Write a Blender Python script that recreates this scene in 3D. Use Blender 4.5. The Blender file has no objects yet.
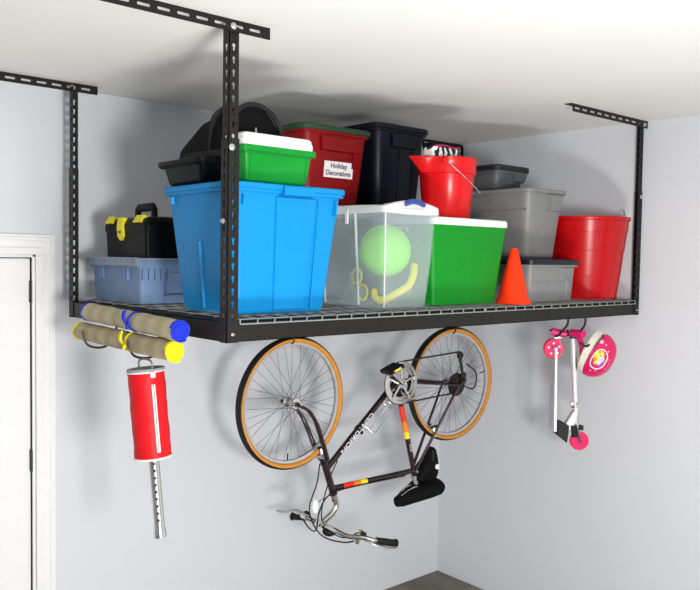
import bpy, bmesh, math, random
from mathutils import Vector, Matrix
random.seed(7)
PI = math.pi
ZB = 1.743            # height of the rack's lower edge above the floor
DK = 0.078            # wire deck surface above the rack's lower edge
COL = bpy.context.scene.collection

# ------------------------------------------------------------------ materials
def mat(name, c, rough=.5, metal=0., spec=.35, var=.06, scale=18., bump=0., bscale=60., trans=0., alpha=1., coat=0., sss=0.):
    m = bpy.data.materials.new(name); m.use_nodes = True
    nt = m.node_tree; p = nt.nodes['Principled BSDF']
    tc = nt.nodes.new('ShaderNodeTexCoord')
    n = nt.nodes.new('ShaderNodeTexNoise'); n.inputs['Scale'].default_value = scale; n.inputs['Detail'].default_value = 4
    nt.links.new(tc.outputs['Object'], n.inputs['Vector'])
    r = nt.nodes.new('ShaderNodeValToRGB')
    a = tuple(max(0, x*(1-var)) for x in c); b = tuple(min(1, x*(1+var)) for x in c)
    r.color_ramp.elements[0].color = (*a, 1); r.color_ramp.elements[1].color = (*b, 1)
    r.color_ramp.elements[0].position = .3; r.color_ramp.elements[1].position = .7
    nt.links.new(n.outputs['Fac'], r.inputs['Fac']); nt.links.new(r.outputs['Color'], p.inputs['Base Color'])
    p.inputs['Roughness'].default_value = rough; p.inputs['Metallic'].default_value = metal
    p.inputs['Specular IOR Level'].default_value = spec
    p.inputs['Coat Weight'].default_value = coat
    p.inputs['Alpha'].default_value = alpha
    if sss:
        p.inputs['Subsurface Weight'].default_value = sss; p.inputs['Subsurface Radius'].default_value = (.01, .01, .01)
    if bump:
        n2 = nt.nodes.new('ShaderNodeTexNoise'); n2.inputs['Scale'].default_value = bscale; n2.inputs['Detail'].default_value = 5
        nt.links.new(tc.outputs['Object'], n2.inputs['Vector'])
        bp = nt.nodes.new('ShaderNodeBump'); bp.inputs['Strength'].default_value = bump; bp.inputs['Distance'].default_value = .01
        nt.links.new(n2.outputs['Fac'], bp.inputs['Height']); nt.links.new(bp.outputs['Normal'], p.inputs['Normal'])
    return m

def straw_mat(name, c, c2, axis='Z', scale=110):
    m = mat(name, c, .85, var=.08, bump=.3, bscale=120)
    nt = m.node_tree; p = nt.nodes['Principled BSDF']
    tc = nt.nodes.new('ShaderNodeTexCoord'); w = nt.nodes.new('ShaderNodeTexWave')
    w.wave_type = 'BANDS'; w.bands_direction = axis; w.inputs['Scale'].default_value = scale; w.inputs['Distortion'].default_value = 1.5
    nt.links.new(tc.outputs['Object'], w.inputs['Vector'])
    mx = nt.nodes.new('ShaderNodeMix'); mx.data_type = 'RGBA'
    mx.inputs['A'].default_value = (*c, 1); mx.inputs['B'].default_value = (*c2, 1)
    nt.links.new(w.outputs['Fac'], mx.inputs['Factor']); nt.links.new(mx.outputs['Result'], p.inputs['Base Color'])
    return m

def zebra_mat(name):
    m = mat(name, (.02, .02, .02), .6)
    nt = m.node_tree; p = nt.nodes['Principled BSDF']
    tc = nt.nodes.new('ShaderNodeTexCoord'); w = nt.nodes.new('ShaderNodeTexWave')
    w.bands_direction = 'X'; w.inputs['Scale'].default_value = 11; w.inputs['Distortion'].default_value = 7; w.inputs['Detail Scale'].default_value = 1.6
    nt.links.new(tc.outputs['Object'], w.inputs['Vector'])
    r = nt.nodes.new('ShaderNodeValToRGB'); r.color_ramp.interpolation = 'CONSTANT'
    r.color_ramp.elements[0].color = (.012, .012, .014, 1); r.color_ramp.elements[1].color = (.8, .8, .8, 1); r.color_ramp.elements[1].position = .5
    nt.links.new(w.outputs['Fac'], r.inputs['Fac']); nt.links.new(r.outputs['Color'], p.inputs['Base Color'])
    return m

def clear_mat(name, c, alpha, rough=.25):
    """cloudy see-through polypropylene"""
    m = bpy.data.materials.new(name); m.use_nodes = True
    nt = m.node_tree; nt.nodes.clear()
    out = nt.nodes.new('ShaderNodeOutputMaterial')
    pr = nt.nodes.new('ShaderNodeBsdfPrincipled'); pr.inputs['Base Color'].default_value = (*c, 1); pr.inputs['Roughness'].default_value = rough
    tl = nt.nodes.new('ShaderNodeBsdfTranslucent'); tl.inputs['Color'].default_value = (*c, 1)
    m1 = nt.nodes.new('ShaderNodeMixShader'); m1.inputs[0].default_value = .35
    nt.links.new(pr.outputs[0], m1.inputs[1]); nt.links.new(tl.outputs[0], m1.inputs[2])
    tr = nt.nodes.new('ShaderNodeBsdfTransparent'); tr.inputs['Color'].default_value = (*[min(1, .55+.5*x) for x in c], 1)
    n = nt.nodes.new('ShaderNodeTexNoise'); n.inputs['Scale'].default_value = 9
    mp = nt.nodes.new('ShaderNodeMapRange'); mp.inputs['To Min'].default_value = alpha-.05; mp.inputs['To Max'].default_value = alpha+.05
    nt.links.new(n.outputs['Fac'], mp.inputs['Value'])
    m2 = nt.nodes.new('ShaderNodeMixShader'); nt.links.new(mp.outputs[0], m2.inputs[0])
    nt.links.new(tr.outputs[0], m2.inputs[1]); nt.links.new(m1.outputs[0], m2.inputs[2]); nt.links.new(m2.outputs[0], out.inputs['Surface'])
    return m

M = {}
M['wall'] = mat('wall_paint', (.65, .665, .70), .9, spec=.15, var=.015, scale=2.5, bump=.06, bscale=45)
M['ceil'] = mat('ceiling_paint', (.80, .80, .775), .95, spec=.1, var=.02, scale=1.5, bump=.07, bscale=30)
M['floor'] = mat('stained_concrete', (.15, .135, .11), .55, var=.5, scale=3.5, bump=.15, bscale=20)
M['doorpaint'] = mat('white_gloss_paint', (.80, .80, .79), .45, var=.015)
M['steel'] = mat('hammered_black_steel', (.009, .0085, .0075), .45, .05, .25, .15, 60, bump=.25, bscale=300)
M['zinc'] = mat('zinc_bolt', (.62, .62, .60), .3, .9)
M['wire'] = mat('galvanised_wire', (.28, .30, .30), .45, .3)
M['hook'] = mat('dark_coated_steel', (.035, .035, .03), .35, .4)
M['blue'] = mat('sky_blue_plastic', (.003, .215, .53), .45, spec=.2, var=.03)
M['navylid'] = mat('navy_lid_plastic', (.003, .005, .014), .4, var=.05)
M['black'] = mat('black_plastic', (.0022, .0025, .003), .42, spec=.12, var=.1)
M['fabricblk'] = mat('black_nylon', (.005, .005, .0055), .75, spec=.1, var=.3, bump=.3, bscale=90)
M['fabricgrey'] = mat('charcoal_webbing', (.022, .022, .025), .7, spec=.15, var=.2)
M['greentr'] = mat('green_storage_plastic', (.003, .23, .022), .33, spec=.25, var=.12, scale=9)
M['white'] = mat('white_plastic', (.80, .80, .80), .4, var=.02)
M['coolergreen'] = mat('cooler_green_plastic', (.002, .215, .012), .42, spec=.2, var=.05, scale=40)
M['red'] = mat('glossy_red_plastic', (.60, .004, .006), .27, var=.03)
M['redtub'] = mat('red_tub_plastic', (.43, .002, .004), .27, spec=.3, var=.03)
M['redtote'] = mat('dark_red_tote_plastic', (.20, .002, .004), .42, spec=.2, var=.05)
M['hunter'] = mat('dark_green_lid', (.012, .045, .018), .45)
M['navy'] = mat('navy_tote_plastic', (.003, .0045, .012), .40, spec=.18, var=.08)
M['grey'] = mat('grey_tote_plastic', (.185, .188, .188), .40, var=.05)
M['greylid'] = mat('charcoal_lid', (.010, .011, .013), .5)
M['greydark'] = mat('dark_grey_tote_plastic', (.085, .088, .098), .45, var=.05)
M['orange'] = mat('fluorescent_orange_vinyl', (.95, .035, .003), .5, spec=.2, var=.03)
M['yellow'] = mat('yellow_plastic', (.80, .72, .01), .4)
M['clear'] = clear_mat('clear_cloudy_plastic', (.74, .80, .84), .21)
M['clearlid'] = clear_mat('milky_lid_plastic', (.86, .87, .87), .80)
M['latchblue'] = mat('blue_latch_plastic', (.03, .06, .26), .4)
M['crate'] = clear_mat('smoky_blue_plastic', (.27, .40, .62), .78, .35)
M['cratelid'] = clear_mat('smoky_grey_lid', (.40, .46, .55), .85, .35)
M['ball'] = mat('lime_green_vinyl', (.30, .85, .04), .4, var=.06)
M['snork'] = mat('yellow_tube_plastic', (.92, .72, .01), .4)
M['gogl'] = clear_mat('goggle_lens', (.7, .8, .8), .35, .1)
M['straw'] = straw_mat('woven_straw', (.50, .44, .29), (.40, .35, .22), 'Y', 3)
M['straw2'] = straw_mat('woven_straw_tan', (.47, .39, .24), (.36, .30, .18), 'Y', 3)
M['bluefab'] = mat('royal_blue_fabric', (.01, .03, .55), .7, bump=.3)
M['yelfab'] = mat('yellow_fabric', (.85, .75, .01), .7, bump=.3)
M['shag'] = mat('red_nylon_bag', (.58, .007, .012), .5, spec=.2, var=.1, bump=.25, bscale=25)
M['greyfab'] = mat('grey_trim_fabric', (.30, .31, .32), .6)
M['chrome'] = mat('chrome', (.72, .70, .66), .16, 1., var=.04)
M['alu'] = mat('brushed_aluminium', (.62, .62, .63), .32, .85, var=.05)
M['silver'] = mat('silver_painted_metal', (.72, .72, .74), .3, .35)
M['rubber'] = mat('black_rubber', (.005, .005, .0055), .6, var=.2)
M['gum'] = mat('amber_gum_sidewall', (.56, .235, .035), .6, var=.08)
M['frame'] = mat('dark_maroon_enamel', (.020, .006, .008), .25, .1, var=.1, coat=.6)
M['decred'] = mat('decal_red', (.75, .03, .01), .35)
M['decor'] = mat('decal_orange', (.90, .22, .01), .35)
M['decyel'] = mat('decal_yellow', (.90, .72, .03), .35)
M['declet'] = mat('decal_white', (.75, .75, .75), .35)
M['spoke'] = mat('dull_spoke_steel', (.10, .10, .105), .5, .3)
M['chain'] = mat('oily_chain_steel', (.05, .045, .04), .4, .7)
M['pink'] = mat('magenta_plastic', (.62, .008, .14), .35, var=.04)
M['pinkw'] = mat('pink_urethane', (.80, .012, .085), .35, var=.05)
M['helm'] = mat('magenta_helmet_shell', (.60, .01, .11), .28, var=.08, scale=50)
M['foam'] = mat('cream_helmet_foam', (.74, .70, .60), .7)
M['zebra'] = zebra_mat('zebra_print_fabric')
M['ink'] = mat('black_ink', (.01, .01, .01), .6)
M['paper'] = mat('white_paper', (.78, .78, .80), .7, var=.01)
M['cord'] = mat('grey_cord', (.25, .24, .20), .7)
M['rope'] = mat('white_rope', (.72, .72, .70), .8, bump=.4, bscale=150)
M['seam'] = mat('dark_gap', (.02, .018, .015), .7)
M['lilac'] = mat('pale_pink_print', (.80, .45, .62), .4)
M['teal'] = mat('teal_print', (.05, .45, .55), .4)
M['viol'] = mat('violet_print', (.25, .12, .55), .4)

# ------------------------------------------------------------------ mesh building
class B:
    def __init__(s): s.bm = bmesh.new(); s.mi = 0; s.mats = []
    def use(s, m):
        if m not in s.mats: s.mats.append(m)
        s.mi = s.mats.index(m); return s
    def face(s, vs):
        try: f = s.bm.faces.new(vs); f.material_index = s.mi; return f
        except ValueError: return None
    def hexa(s, pts):      # 8 points: bottom ring 0-3, top ring 4-7
        v = [s.bm.verts.new(p) for p in pts]
        for q in ((3,2,1,0),(4,5,6,7),(0,1,5,4),(1,2,6,5),(2,3,7,6),(3,0,4,7)): s.face([v[i] for i in q])
    def box(s, x0, x1, y0, y1, z0, z1, bev=0):
        if bev <= 0:
            s.hexa([(x0,y0,z0),(x1,y0,z0),(x1,y1,z0),(x0,y1,z0),(x0,y0,z1),(x1,y0,z1),(x1,y1,z1),(x0,y1,z1)]); return s
        cx, cy, w, d = (x0+x1)/2, (y0+y1)/2, (x1-x0)/2, (y1-y0)/2
        b = min(bev, w*.9, d*.9, (z1-z0)*.45)
        s.loft([rr(cx,cy,w-b,d-b,z0,b*.3), rr(cx,cy,w,d,z0+b,b), rr(cx,cy,w,d,z1-b,b), rr(cx,cy,w-b,d-b,z1,b*.3)]); return s
    def loft(s, rings, caps=(True, True), closed=True):
        R = [[s.bm.verts.new(p) for p in r] for r in rings]; n = len(R[0])
        for a, b in zip(R, R[1:]):
            for i in range(n if closed else n-1):
                j = (i+1) % n; s.face([a[i], a[j], b[j], b[i]])
        if caps[0]: s.face(R[0][::-1])
        if caps[1]: s.face(R[-1])
        return s
    def tube(s, path, r, seg=10, closed=False, flat=1., caps=True, up=None):
        P = [Vector(p) for p in path]; n = len(P)
        rad = r if isinstance(r, (list, tuple)) else [r]*n
        T = []
        for i in range(n):
            a = P[(i-1) % n] if (closed or i > 0) else P[i]; b = P[(i+1) % n] if (closed or i < n-1) else P[i]
            T.append((b-a).normalized())
        u = Vector(up) if up else (Vector((0,0,1)) if abs(T[0].z) < .9 else Vector((1,0,0)))
        u = (u - T[0]*u.dot(T[0])).normalized(); rings = []
        for i in range(n):
            u = (u - T[i]*u.dot(T[i])).normalized(); w = T[i].cross(u)
            rings.append([P[i] + (u*math.cos(2*PI*k/seg) + w*math.sin(2*PI*k/seg)*flat)*rad[i] for k in range(seg)])
        if closed:
            R = [[s.bm.verts.new(p) for p in q] for q in rings]
            for i in range(n):
                a, b = R[i], R[(i+1) % n]
                for k in range(seg): s.face([a[k], a[(k+1) % seg], b[(k+1) % seg], b[k]])
        else: s.loft(rings, (caps, caps))
        return s
    def lathe(s, prof, c=(0,0,0), axis='Z', seg=32, closed=False, arc=None):
        def pt(r, h, a):
            x, y = r*math.cos(a), r*math.sin(a)
            v = {'Z': (x, y, h), 'Y': (x, h, y), 'X': (h, x, y)}[axis]
            return (v[0]+c[0], v[1]+c[1], v[2]+c[2])
        R = [[s.bm.verts.new(pt(max(r, 1e-4), h, 2*PI*k/seg)) for k in range(seg)] for r, h in prof]
        m = len(R)
        for i in range(m if closed else m-1):
            a, b = R[i], R[(i+1) % m]
            for k in range(seg): s.face([a[k], a[(k+1) % seg], b[(k+1) % seg], b[k]])
        if not closed: s.face(R[0][::-1]); s.face(R[-1])
        return s
    def done(s, name, m, parent=None, loc=(0,0,0), rot=(0,0,0), smooth=35, bevel=0):
        bmesh.ops.recalc_face_normals(s.bm, faces=s.bm.faces[:])
        me = bpy.data.meshes.new(name); s.bm.to_mesh(me); s.bm.free()
        for x in (s.mats if s.mats else [m]): me.materials.append(M[x])
        if smooth:
            me.shade_smooth(); me.set_sharp_from_angle(angle=math.radians(smooth))
        o = bpy.data.objects.new(name, me); COL.objects.link(o)
        o.location = loc; o.rotation_euler = rot
        if parent: o.parent = parent
        if bevel:
            b = o.modifiers.new('bevel', 'BEVEL'); b.width = bevel; b.segments = 2; b.limit_method = 'ANGLE'
        return o

def rr(cx, cy, w, d, z, r, n=5):
    r = max(1e-4, min(r, w*.98, d*.98)); out = []
    for qx, qy, a0 in ((1,1,0),(-1,1,PI/2),(-1,-1,PI),(1,-1,3*PI/2)):
        for i in range(n+1):
            a = a0 + PI/2*i/n; out.append((cx+qx*(w-r)+r*math.cos(a), cy+qy*(d-r)+r*math.sin(a), z))
    return out

def bez(pts, n=12):
    """smooth path through the points (Catmull-Rom)"""
    P = [Vector(p) for p in pts]; P = [2*P[0]-P[1]] + P + [2*P[-1]-P[-2]]; out = []
    for i in range(1, len(P)-2):
        for k in range(n):
            t = k/n; a, b, c, d = P[i-1:i+3]
            out.append(.5*((2*b)+(c-a)*t+(2*a-5*b+4*c-d)*t*t+(3*b-a-3*c+d)*t**3))
    out.append(P[-2]); return out

def plate(name, outline, holes, th, m, parent, mtx, smooth=0):
    """sheet metal with real punched holes: outline and holes in the XY plane, then placed by mtx"""
    cu = bpy.data.curves.new(name, 'CURVE'); cu.dimensions = '2D'; cu.fill_mode = 'BOTH'; cu.extrude = th/2
    for lp in [outline]+holes:
        sp = cu.splines.new('POLY'); sp.points.add(len(lp)-1)
        for p, q in zip(sp.points, lp): p.co = (q[0], q[1], 0, 1)
        sp.use_cyclic_u = True
    o = bpy.data.objects.new(name, cu); COL.objects.link(o)
    dg = bpy.context.evaluated_depsgraph_get(); me = bpy.data.meshes.new_from_object(o.evaluated_get(dg))
    bpy.data.objects.remove(o); bpy.data.curves.remove(cu)
    me.transform(mtx); return me

def merge(name, meshes, m, parent, loc=(0,0,0)):
    bm = bmesh.new()
    for me in meshes: bm.from_mesh(me); bpy.data.meshes.remove(me)
    me = bpy.data.meshes.new(name); bm.to_mesh(me); bm.free()
    for p in me.polygons: p.material_index = 0
    me.materials.clear(); me.materials.append(M[m])
    o = bpy.data.objects.new(name, me); COL.objects.link(o); o.location = loc; o.parent = parent
    return o

def text(name, body, size, m, parent, mtx, depth=.0006, sx=1.):
    cu = bpy.data.curves.new(name, 'FONT'); cu.body = body; cu.size = size; cu.extrude = depth; cu.align_x = 'CENTER'; cu.align_y = 'CENTER'; cu.offset = size*.012
    o = bpy.data.objects.new(name, cu); COL.objects.link(o)
    dg = bpy.context.evaluated_depsgraph_get(); me = bpy.data.meshes.new_from_object(o.evaluated_get(dg))
    bpy.data.objects.remove(o); bpy.data.curves.remove(cu)
    me.transform(mtx @ Matrix.Diagonal((sx, 1, 1, 1))); me.materials.clear(); me.materials.append(M[m]); me.name = name
    o = bpy.data.objects.new(name, me); COL.objects.link(o); o.parent = parent
    return o

def thing(name, label, cat, loc, rotz=0, group=None, rot=None):
    o = bpy.data.objects.new(name, None); COL.objects.link(o); o.empty_display_size = .05
    o.location = (loc[0], loc[1], loc[2]+ZB); o.rotation_euler = rot if rot else (0, 0, rotz)
    o['label'] = label; o['category'] = cat
    if group: o['group'] = group
    return o
def tag(o, label, cat, group=None):
    o['label'] = label; o['category'] = cat
    if group: o['group'] = group
    return o
def struct(name, b, m, parent=None, **k):
    o = b.done(name, m, parent, **k)
    if not parent: o['kind'] = 'structure'
    return o

# ------------------------------------------------------------------ room
XR, YB, ZC = 2.4636, 1.3485, ZB+.9729
struct('floor', B().box(-4.2, XR+.1, -4.5, YB+.1, -.06, 0), 'floor')
struct('ceiling', B().box(-4.2, XR+.1, -4.5, YB+.1, ZC, ZC+.06), 'ceil')
# back wall with a door opening
DX0, DX1, DZ = -1.020, -.109, 1.990
b = B(); b.box(-4.2, DX0, YB, YB+.1, 0, ZC); b.box(DX1, XR+.1, YB, YB+.1, 0, ZC); b.box(DX0, DX1, YB, YB+.1, DZ, ZC)
struct('wall_back', b, 'wall')
struct('wall_right', B().box(XR, XR+.1, -4.5, YB, 0, ZC), 'wall')
struct('wall_left', B().box(-4.2, -4.1, -4.5, YB, 0, ZC), 'wall')
# casing
b = B()
for (w0, w1, t) in ((.0, .085, .012), (.0, .030, .020), (.058, .074, .018)):
    b.box(DX1+.012+w0, DX1+.012+w1, YB-t, YB+.001, 0, DZ+.012+w0)
    b.box(DX0-.012-w1, DX0-.012-w0, YB-t, YB+.001, 0, DZ+.012+w0)
    b.box(DX0-.012-w1, DX1+.012+w1, YB-t, YB+.001, DZ+.012+w0, DZ+.012+w1)
b.box(DX1, DX1+.020, YB-.006, YB+.08, 0, DZ+.014); b.box(DX0-.024, DX0, YB-.006, YB+.08, 0, DZ+.014); b.box(DX0-.024, DX1+.024, YB-.006, YB+.08, DZ, DZ+.014)
struct('trim_1', b, 'doorpaint', smooth=0, bevel=.003)
# six-panel door leaf
b = B(); b.box(DX0+.002, DX1-.002, YB+.012, YB+.05, .01, DZ-.004)
dw = DX1-DX0
for z0, z1 in ((.22, .88), (1.0, 1.58), (1.68, 1.90)):
    for x0, x1 in ((DX0+.12, DX0+dw/2-.055), (DX0+dw/2+.055, DX1-.12)):
        for k, (i, y) in enumerate(((0, .006), (.03, .002))):
            b.box(x0+i, x1-i, YB+y, YB+.013, z0+i, z1-i)
        b.box(x0+.012, x1-.012, YB+.0065, YB+.014, z0+.012, z1-.012)
door = struct('door_1', b, 'doorpaint', smooth=0, bevel=.003)
for z in (.35, 1.08, 1.80):
    hb = B().use('hook'); hb.lathe([(.007, 0), (.007, .09)], (DX1-.002, YB+.001, z), seg=12); hb.box(DX1-.008, DX1+.004, YB+.001, YB+.012, z, z+.09)
    hb.done('hinge', 'hook', door)
kb = B(); kb.lathe([(.028, 0), (.028, -.006), (.010, -.010), (.010, -.035), (.024, -.045), (.028, -.058), (.018, -.068), (0, -.070)], (DX0+.07, YB+.012, .95), 'Y', 24)
kb.done('door_knob', 'chrome', door)

# ------------------------------------------------------------------ overhead rack
L, W, H = 2.44, 1.22, .9729
rack = thing('overhead_storage_rack', 'black steel rack hung from the ceiling, carrying the bins on its wire deck', 'storage rack', (0, 0, 0))
def circ(cx, cy, r, n=12, a0=0, a1=2*PI): return [(cx+r*math.cos(a0+(a1-a0)*i/n), cy+r*math.sin(a0+(a1-a0)*i/n)) for i in range(n)]
def keyhole(cx, cy, s=1.):
    # round head with a narrow slot below
    pts = [(cx+.0058*s*math.cos(a), cy+.0058*s*math.sin(a)) for a in [math.radians(d) for d in range(-50, 231, 20)]]
    return pts + [(cx-.0030*s, cy-.016*s), (cx+.0030*s, cy-.016*s)]
def slot(cx, cy, l, h):
    r = h/2; return [(cx+l/2-r+r*math.cos(a), cy+r*math.sin(a)) for a in [math.radians(d) for d in range(-90, 91, 30)]] + \
        [(cx-l/2+r+r*math.cos(a), cy+r*math.sin(a)) for a in [math.radians(d) for d in range(90, 271, 30)]]
def flange(z0, z1, w, holes, th=.0022):
    return plate('p', [(0, z0), (w, z0), (w, z1), (0, z1)], holes, th, None, None, Matrix())
XZ = Matrix(((1,0,0,0),(0,0,1,0),(0,1,0,0),(0,0,0,1)))      # plate (x,y) -> world x,z
YZ = Matrix(((0,0,1,0),(1,0,0,0),(0,1,0,0),(0,0,0,1)))      # plate (x,y) -> world y,z
def angle(name, x, y, sx, sy, z0, z1, zh0, zh1, w=.040, off=0., keyed=True):
    hs = []; z = zh0
    while z < zh1: hs.append(z); z += .0385
    f = (lambda c: keyhole(w*.52, c)) if keyed else (lambda c: circ(w*.52, c, .0048))
    m1 = plate('p', [(off, z0), (w, z0), (w, z1), (off, z1)], [f(c) for c in hs], .0022, None, None, XZ)
    m2 = plate('p', [(off, z0), (w, z0), (w, z1), (off, z1)], [f(c) for c in hs], .0022, None, None, YZ)
    m1.transform(Matrix.Diagonal((sx, 1, 1, 1))); m1.transform(Matrix.Translation((x, y+sy*(off+.0011), 0)))
    m2.transform(Matrix.Diagonal((1, sy, 1, 1))); m2.transform(Matrix.Translation((x+sx*(off+.0011), y, 0)))
    return merge(name, [m1, m2], 'steel', rack)
def bolt(par, c, axis, s=1):
    b = B(); b.lathe([(.0105*s, 0), (.0105*s, .0015), (.0075*s, .002), (.0075*s, .006), (.005*s, .008)], (0,0,0), 'Z', 14)
    o = b.done('bolt', 'zinc', par, loc=c)
    o.rotation_euler = {'-Y': (PI/2, 0, 0), '-X': (0, -PI/2, 0), '+X': (0, PI/2, 0)}[axis]
    return o
for (x, y, sx, sy) in ((0, 0, 1, 1), (L, 0, -1, 1), (0, W, 1, -1), (L, W, -1, -1)):
    lo = angle('post', x, y, sx, sy, 0, .622, .085, .62)
    up = angle('post_extension', x, y, sx, sy, .335, .955, .36, .935, w=.037, off=.0024)
    bs = -1 if sy > 0 else 1
    f = -.0006 if sy > 0 else -.0035
    if sy > 0:
        bolt(lo, (x+sx*.013, y, .594), '-Y'); bolt(lo, (x, y+.024, .372), '-X' if x == 0 else '+X', .8)
        bolt(lo, (x+sx*.022, y, .026), '-Y', .5)
    else:
        bolt(lo, (x+sx*.010, y-.005, .594), '-Y', .8)
# ceiling brackets: slotted angles along the joists
for (x0, x1, y, s, px) in ((-.56, .146, 0, 1, 0), (-.58, .121, W, -1, 0), (1.80, 2.4625, 0, 1, L), (1.80, 2.4625, W, -1, L)):
    hs = []; c = x0+.035
    while c < x1-.02: hs.append(slot(c, H-.019-(.0), .040, .0085)); c += .0615
    vy = y-.0035 if s > 0 else y+.0005-.006
    m1 = plate('p', [(x0, H-.036), (x1, H-.036), (x1, H-.0006), (x0, H-.0006)], hs, .0025, None, None, XZ); m1.transform(Matrix.Translation((0, vy, 0)))
    hs2 = []; c = x0+.035
    while c < x1-.02: hs2.append(slot(c, .020, .040, .0085)); c += .0615
    m2 = plate('p', [(x0-.012, 0), (x1, 0), (x1, .036), (x0-.012, .036)], hs2, .0022, None, None, Matrix()); m2.transform(Matrix.Translation((0, vy, H-.0020)))
    cb = merge('ceiling_bracket', [m1, m2], 'steel', rack)
    bolt(cb, ((px+.012 if px == 0 else px-.012), vy-.0015, H-.020), '-Y', 1.)
# beams
def channel(name, ax, c, a0, a1, s, z0=.002, z1=.066, t=.0025, w=.028):
    b = B()
    for (u0, u1, v0, v1) in ((0, t, z0, z1), (0, w, z0, z0+t), (0, w, z1-t, z1)):
        p, q = sorted((c+s*u0, c+s*u1))
        if ax == 'X': b.box(a0, a1, p, q, v0, v1)
        else: b.box(p, q, a0, a1, v0, v1)
    return b.done(name, 'steel', rack, smooth=0)
channel('front_beam', 'X', .0030, .0045, L-.0045, 1)
channel('rear_beam', 'X', W-.0030, .0045, L-.0045, -1)
channel('side_beam', 'Y', .0030, .035, W-.035, 1)
channel('side_beam', 'Y', L-.0030, .035, W-.035, -1)
for y in (.40, .80):
    b = B(); b.box(.006, L-.006, y-.018, y+.018, .028, .060); cb = b.done('cross_bar', 'steel', rack, smooth=0)
    for x0 in (-.0016, L-.0004):
        B().box(x0, x0+.002, y-.012, y+.012, .012, .070).done('bar_bracket', 'steel', cb, smooth=0)
# wire deck panels
for (x0, x1) in ((.045, L/2-.004), (L/2+.004, L-.045)):
    b = B(); r = .0023
    n = round((x1-x0)/.0635)
    for i in range(n+1):
        x = x0+(x1-x0)*i/n
        b.tube([(x, -.0045, .058), (x, -.0045, .070), (x, .001, .0735), (x, W-.001, .0735), (x, W+.003, .070), (x, W+.003, .056)], r, 6)
    for y in [-.0045, W+.003]: b.tube([(x0, y, .057), (x1, y, .057)], r, 6)
    for y in [.012]+[.15*k for k in range(1, 8)]+[W-.012]: b.tube([(x0, y, .0705), (x1, y, .0705)], r, 6)
    b.done('wire_deck', 'wire', rack)

# ------------------------------------------------------------------ storage totes
def tote(name, label, cat, x0, x1, y0, y1, z0, H, m, rim=.014, rimh=.022, taper=.04, r=.035, panels=(), lid=None, group=None, wall=.004, ribs=None, rimname=None):
    W_, D_ = x1-x0, y1-y0; w, d = W_/2, D_/2
    t = thing(name, label, cat, ((x0+x1)/2, (y0+y1)/2, z0), group=group)
    b = B(); a = rim
    if lid is None:
        top = [rr(0,0,w-a,d-a,H-rimh,r), rr(0,0,w-.001,d-.001,H-rimh,r), rr(0,0,w,d,H-rimh*.5,r), rr(0,0,w-.001,d-.001,H-.002,r), rr(0,0,w-.005,d-.005,H,r), rr(0,0,w-a-wall,d-a-wall,H-.001,r)]
    else:
        top = [rr(0,0,w-a,d-a,H-rimh,r), rr(0,0,w-.003,d-.003,H-rimh,r), rr(0,0,w-.003,d-.003,H,r), rr(0,0,w-a-wall,d-a-wall,H,r)]
    def hw(z):   # half sizes of the body at height z
        f = z/(H-rimh); return w-a-taper*(1-f), d-a-taper*(1-f)
    bw, bd = hw(0)
    rings = [rr(0,0,bw-.02,bd-.02,.003,r*.6), rr(0,0,bw-.008,bd-.008,0,r*.7), rr(0,0,bw-.002,bd-.002,.004,r*.8), rr(0,0,hw(.012)[0],hw(.012)[1],.012,r*.85)] + top + \
            [rr(0,0,hw(.02)[0]-wall,hw(.02)[1]-wall,.012,r*.8), rr(0,0,bw-.03,bd-.03,.010,r*.6)]
    b.loft(rings)
    for (side, u0, u1, v0, v1, th, *fl) in panels:
        fb = fl[0] if fl else 0      # narrower at the bottom by fb
        def P(u, v, o):
            sw, sd = hw(v)
            if side == 'f': return (u, -(sd+o), v)
            if side == 'l': return (-(sw+o), -u, v)
            if side == 'r': return (sw+o, u, v)
        i = -.002; e = min(.004, (v1-v0)*.2)
        b.hexa([P(u0+fb,v0,i), P(u1-fb,v0,i), P(u1,v1,i), P(u0,v1,i), P(u0+fb+e,v0+e,th), P(u1-fb-e,v0+e,th), P(u1-e,v1-e,th), P(u0+e,v1-e,th)])
    body = b.done('tub', m, t)
    if lid:
        lh, lm, over = lid; b = B(); o = over
        b.loft([rr(0,0,w-.02,d-.02,H+.001,r), rr(0,0,w+o-.004,d+o-.004,H-.012,r+.004), rr(0,0,w+o,d+o,H-.010,r+.004), rr(0,0,w+o,d+o,H+lh*.45,r+.004),
                rr(0,0,w+o-.005,d+o-.005,H+lh*.75,r), rr(0,0,w+o-.03,d+o-.03,H+lh*.80,r*.8), rr(0,0,w+o-.036,d+o-.036,H+lh,r*.7)])
        b.done('lid', lm, t)
    t['hw'] = 0; del t['hw']
    return t, body, hw

# blue tote
t, body, hw = tote('storage_tote', 'large sky blue plastic tote at the front corner, behind the near post', 'storage tote', .032, .510, .035, .480, DK, .415, 'blue',
    taper=.040, r=.03, lid=(.010, 'blue', .002),
    panels=[('f', -.045, .085, .385, .420, .026), ('f', -.06, .105, .01, .385, .006, .018), ('f', .112, .12, .01, .385, .006, .004),
            ('f', -.19, -.185, .35, .385, .012), ('f', .185, .20, .33, .385, .014),
            ('l', -.02, .0, .01, .24, .008, .006), ('l', .15, .165, .36, .39, .012), ('l', -.17, -.155, .36, .39, .012)])
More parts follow.
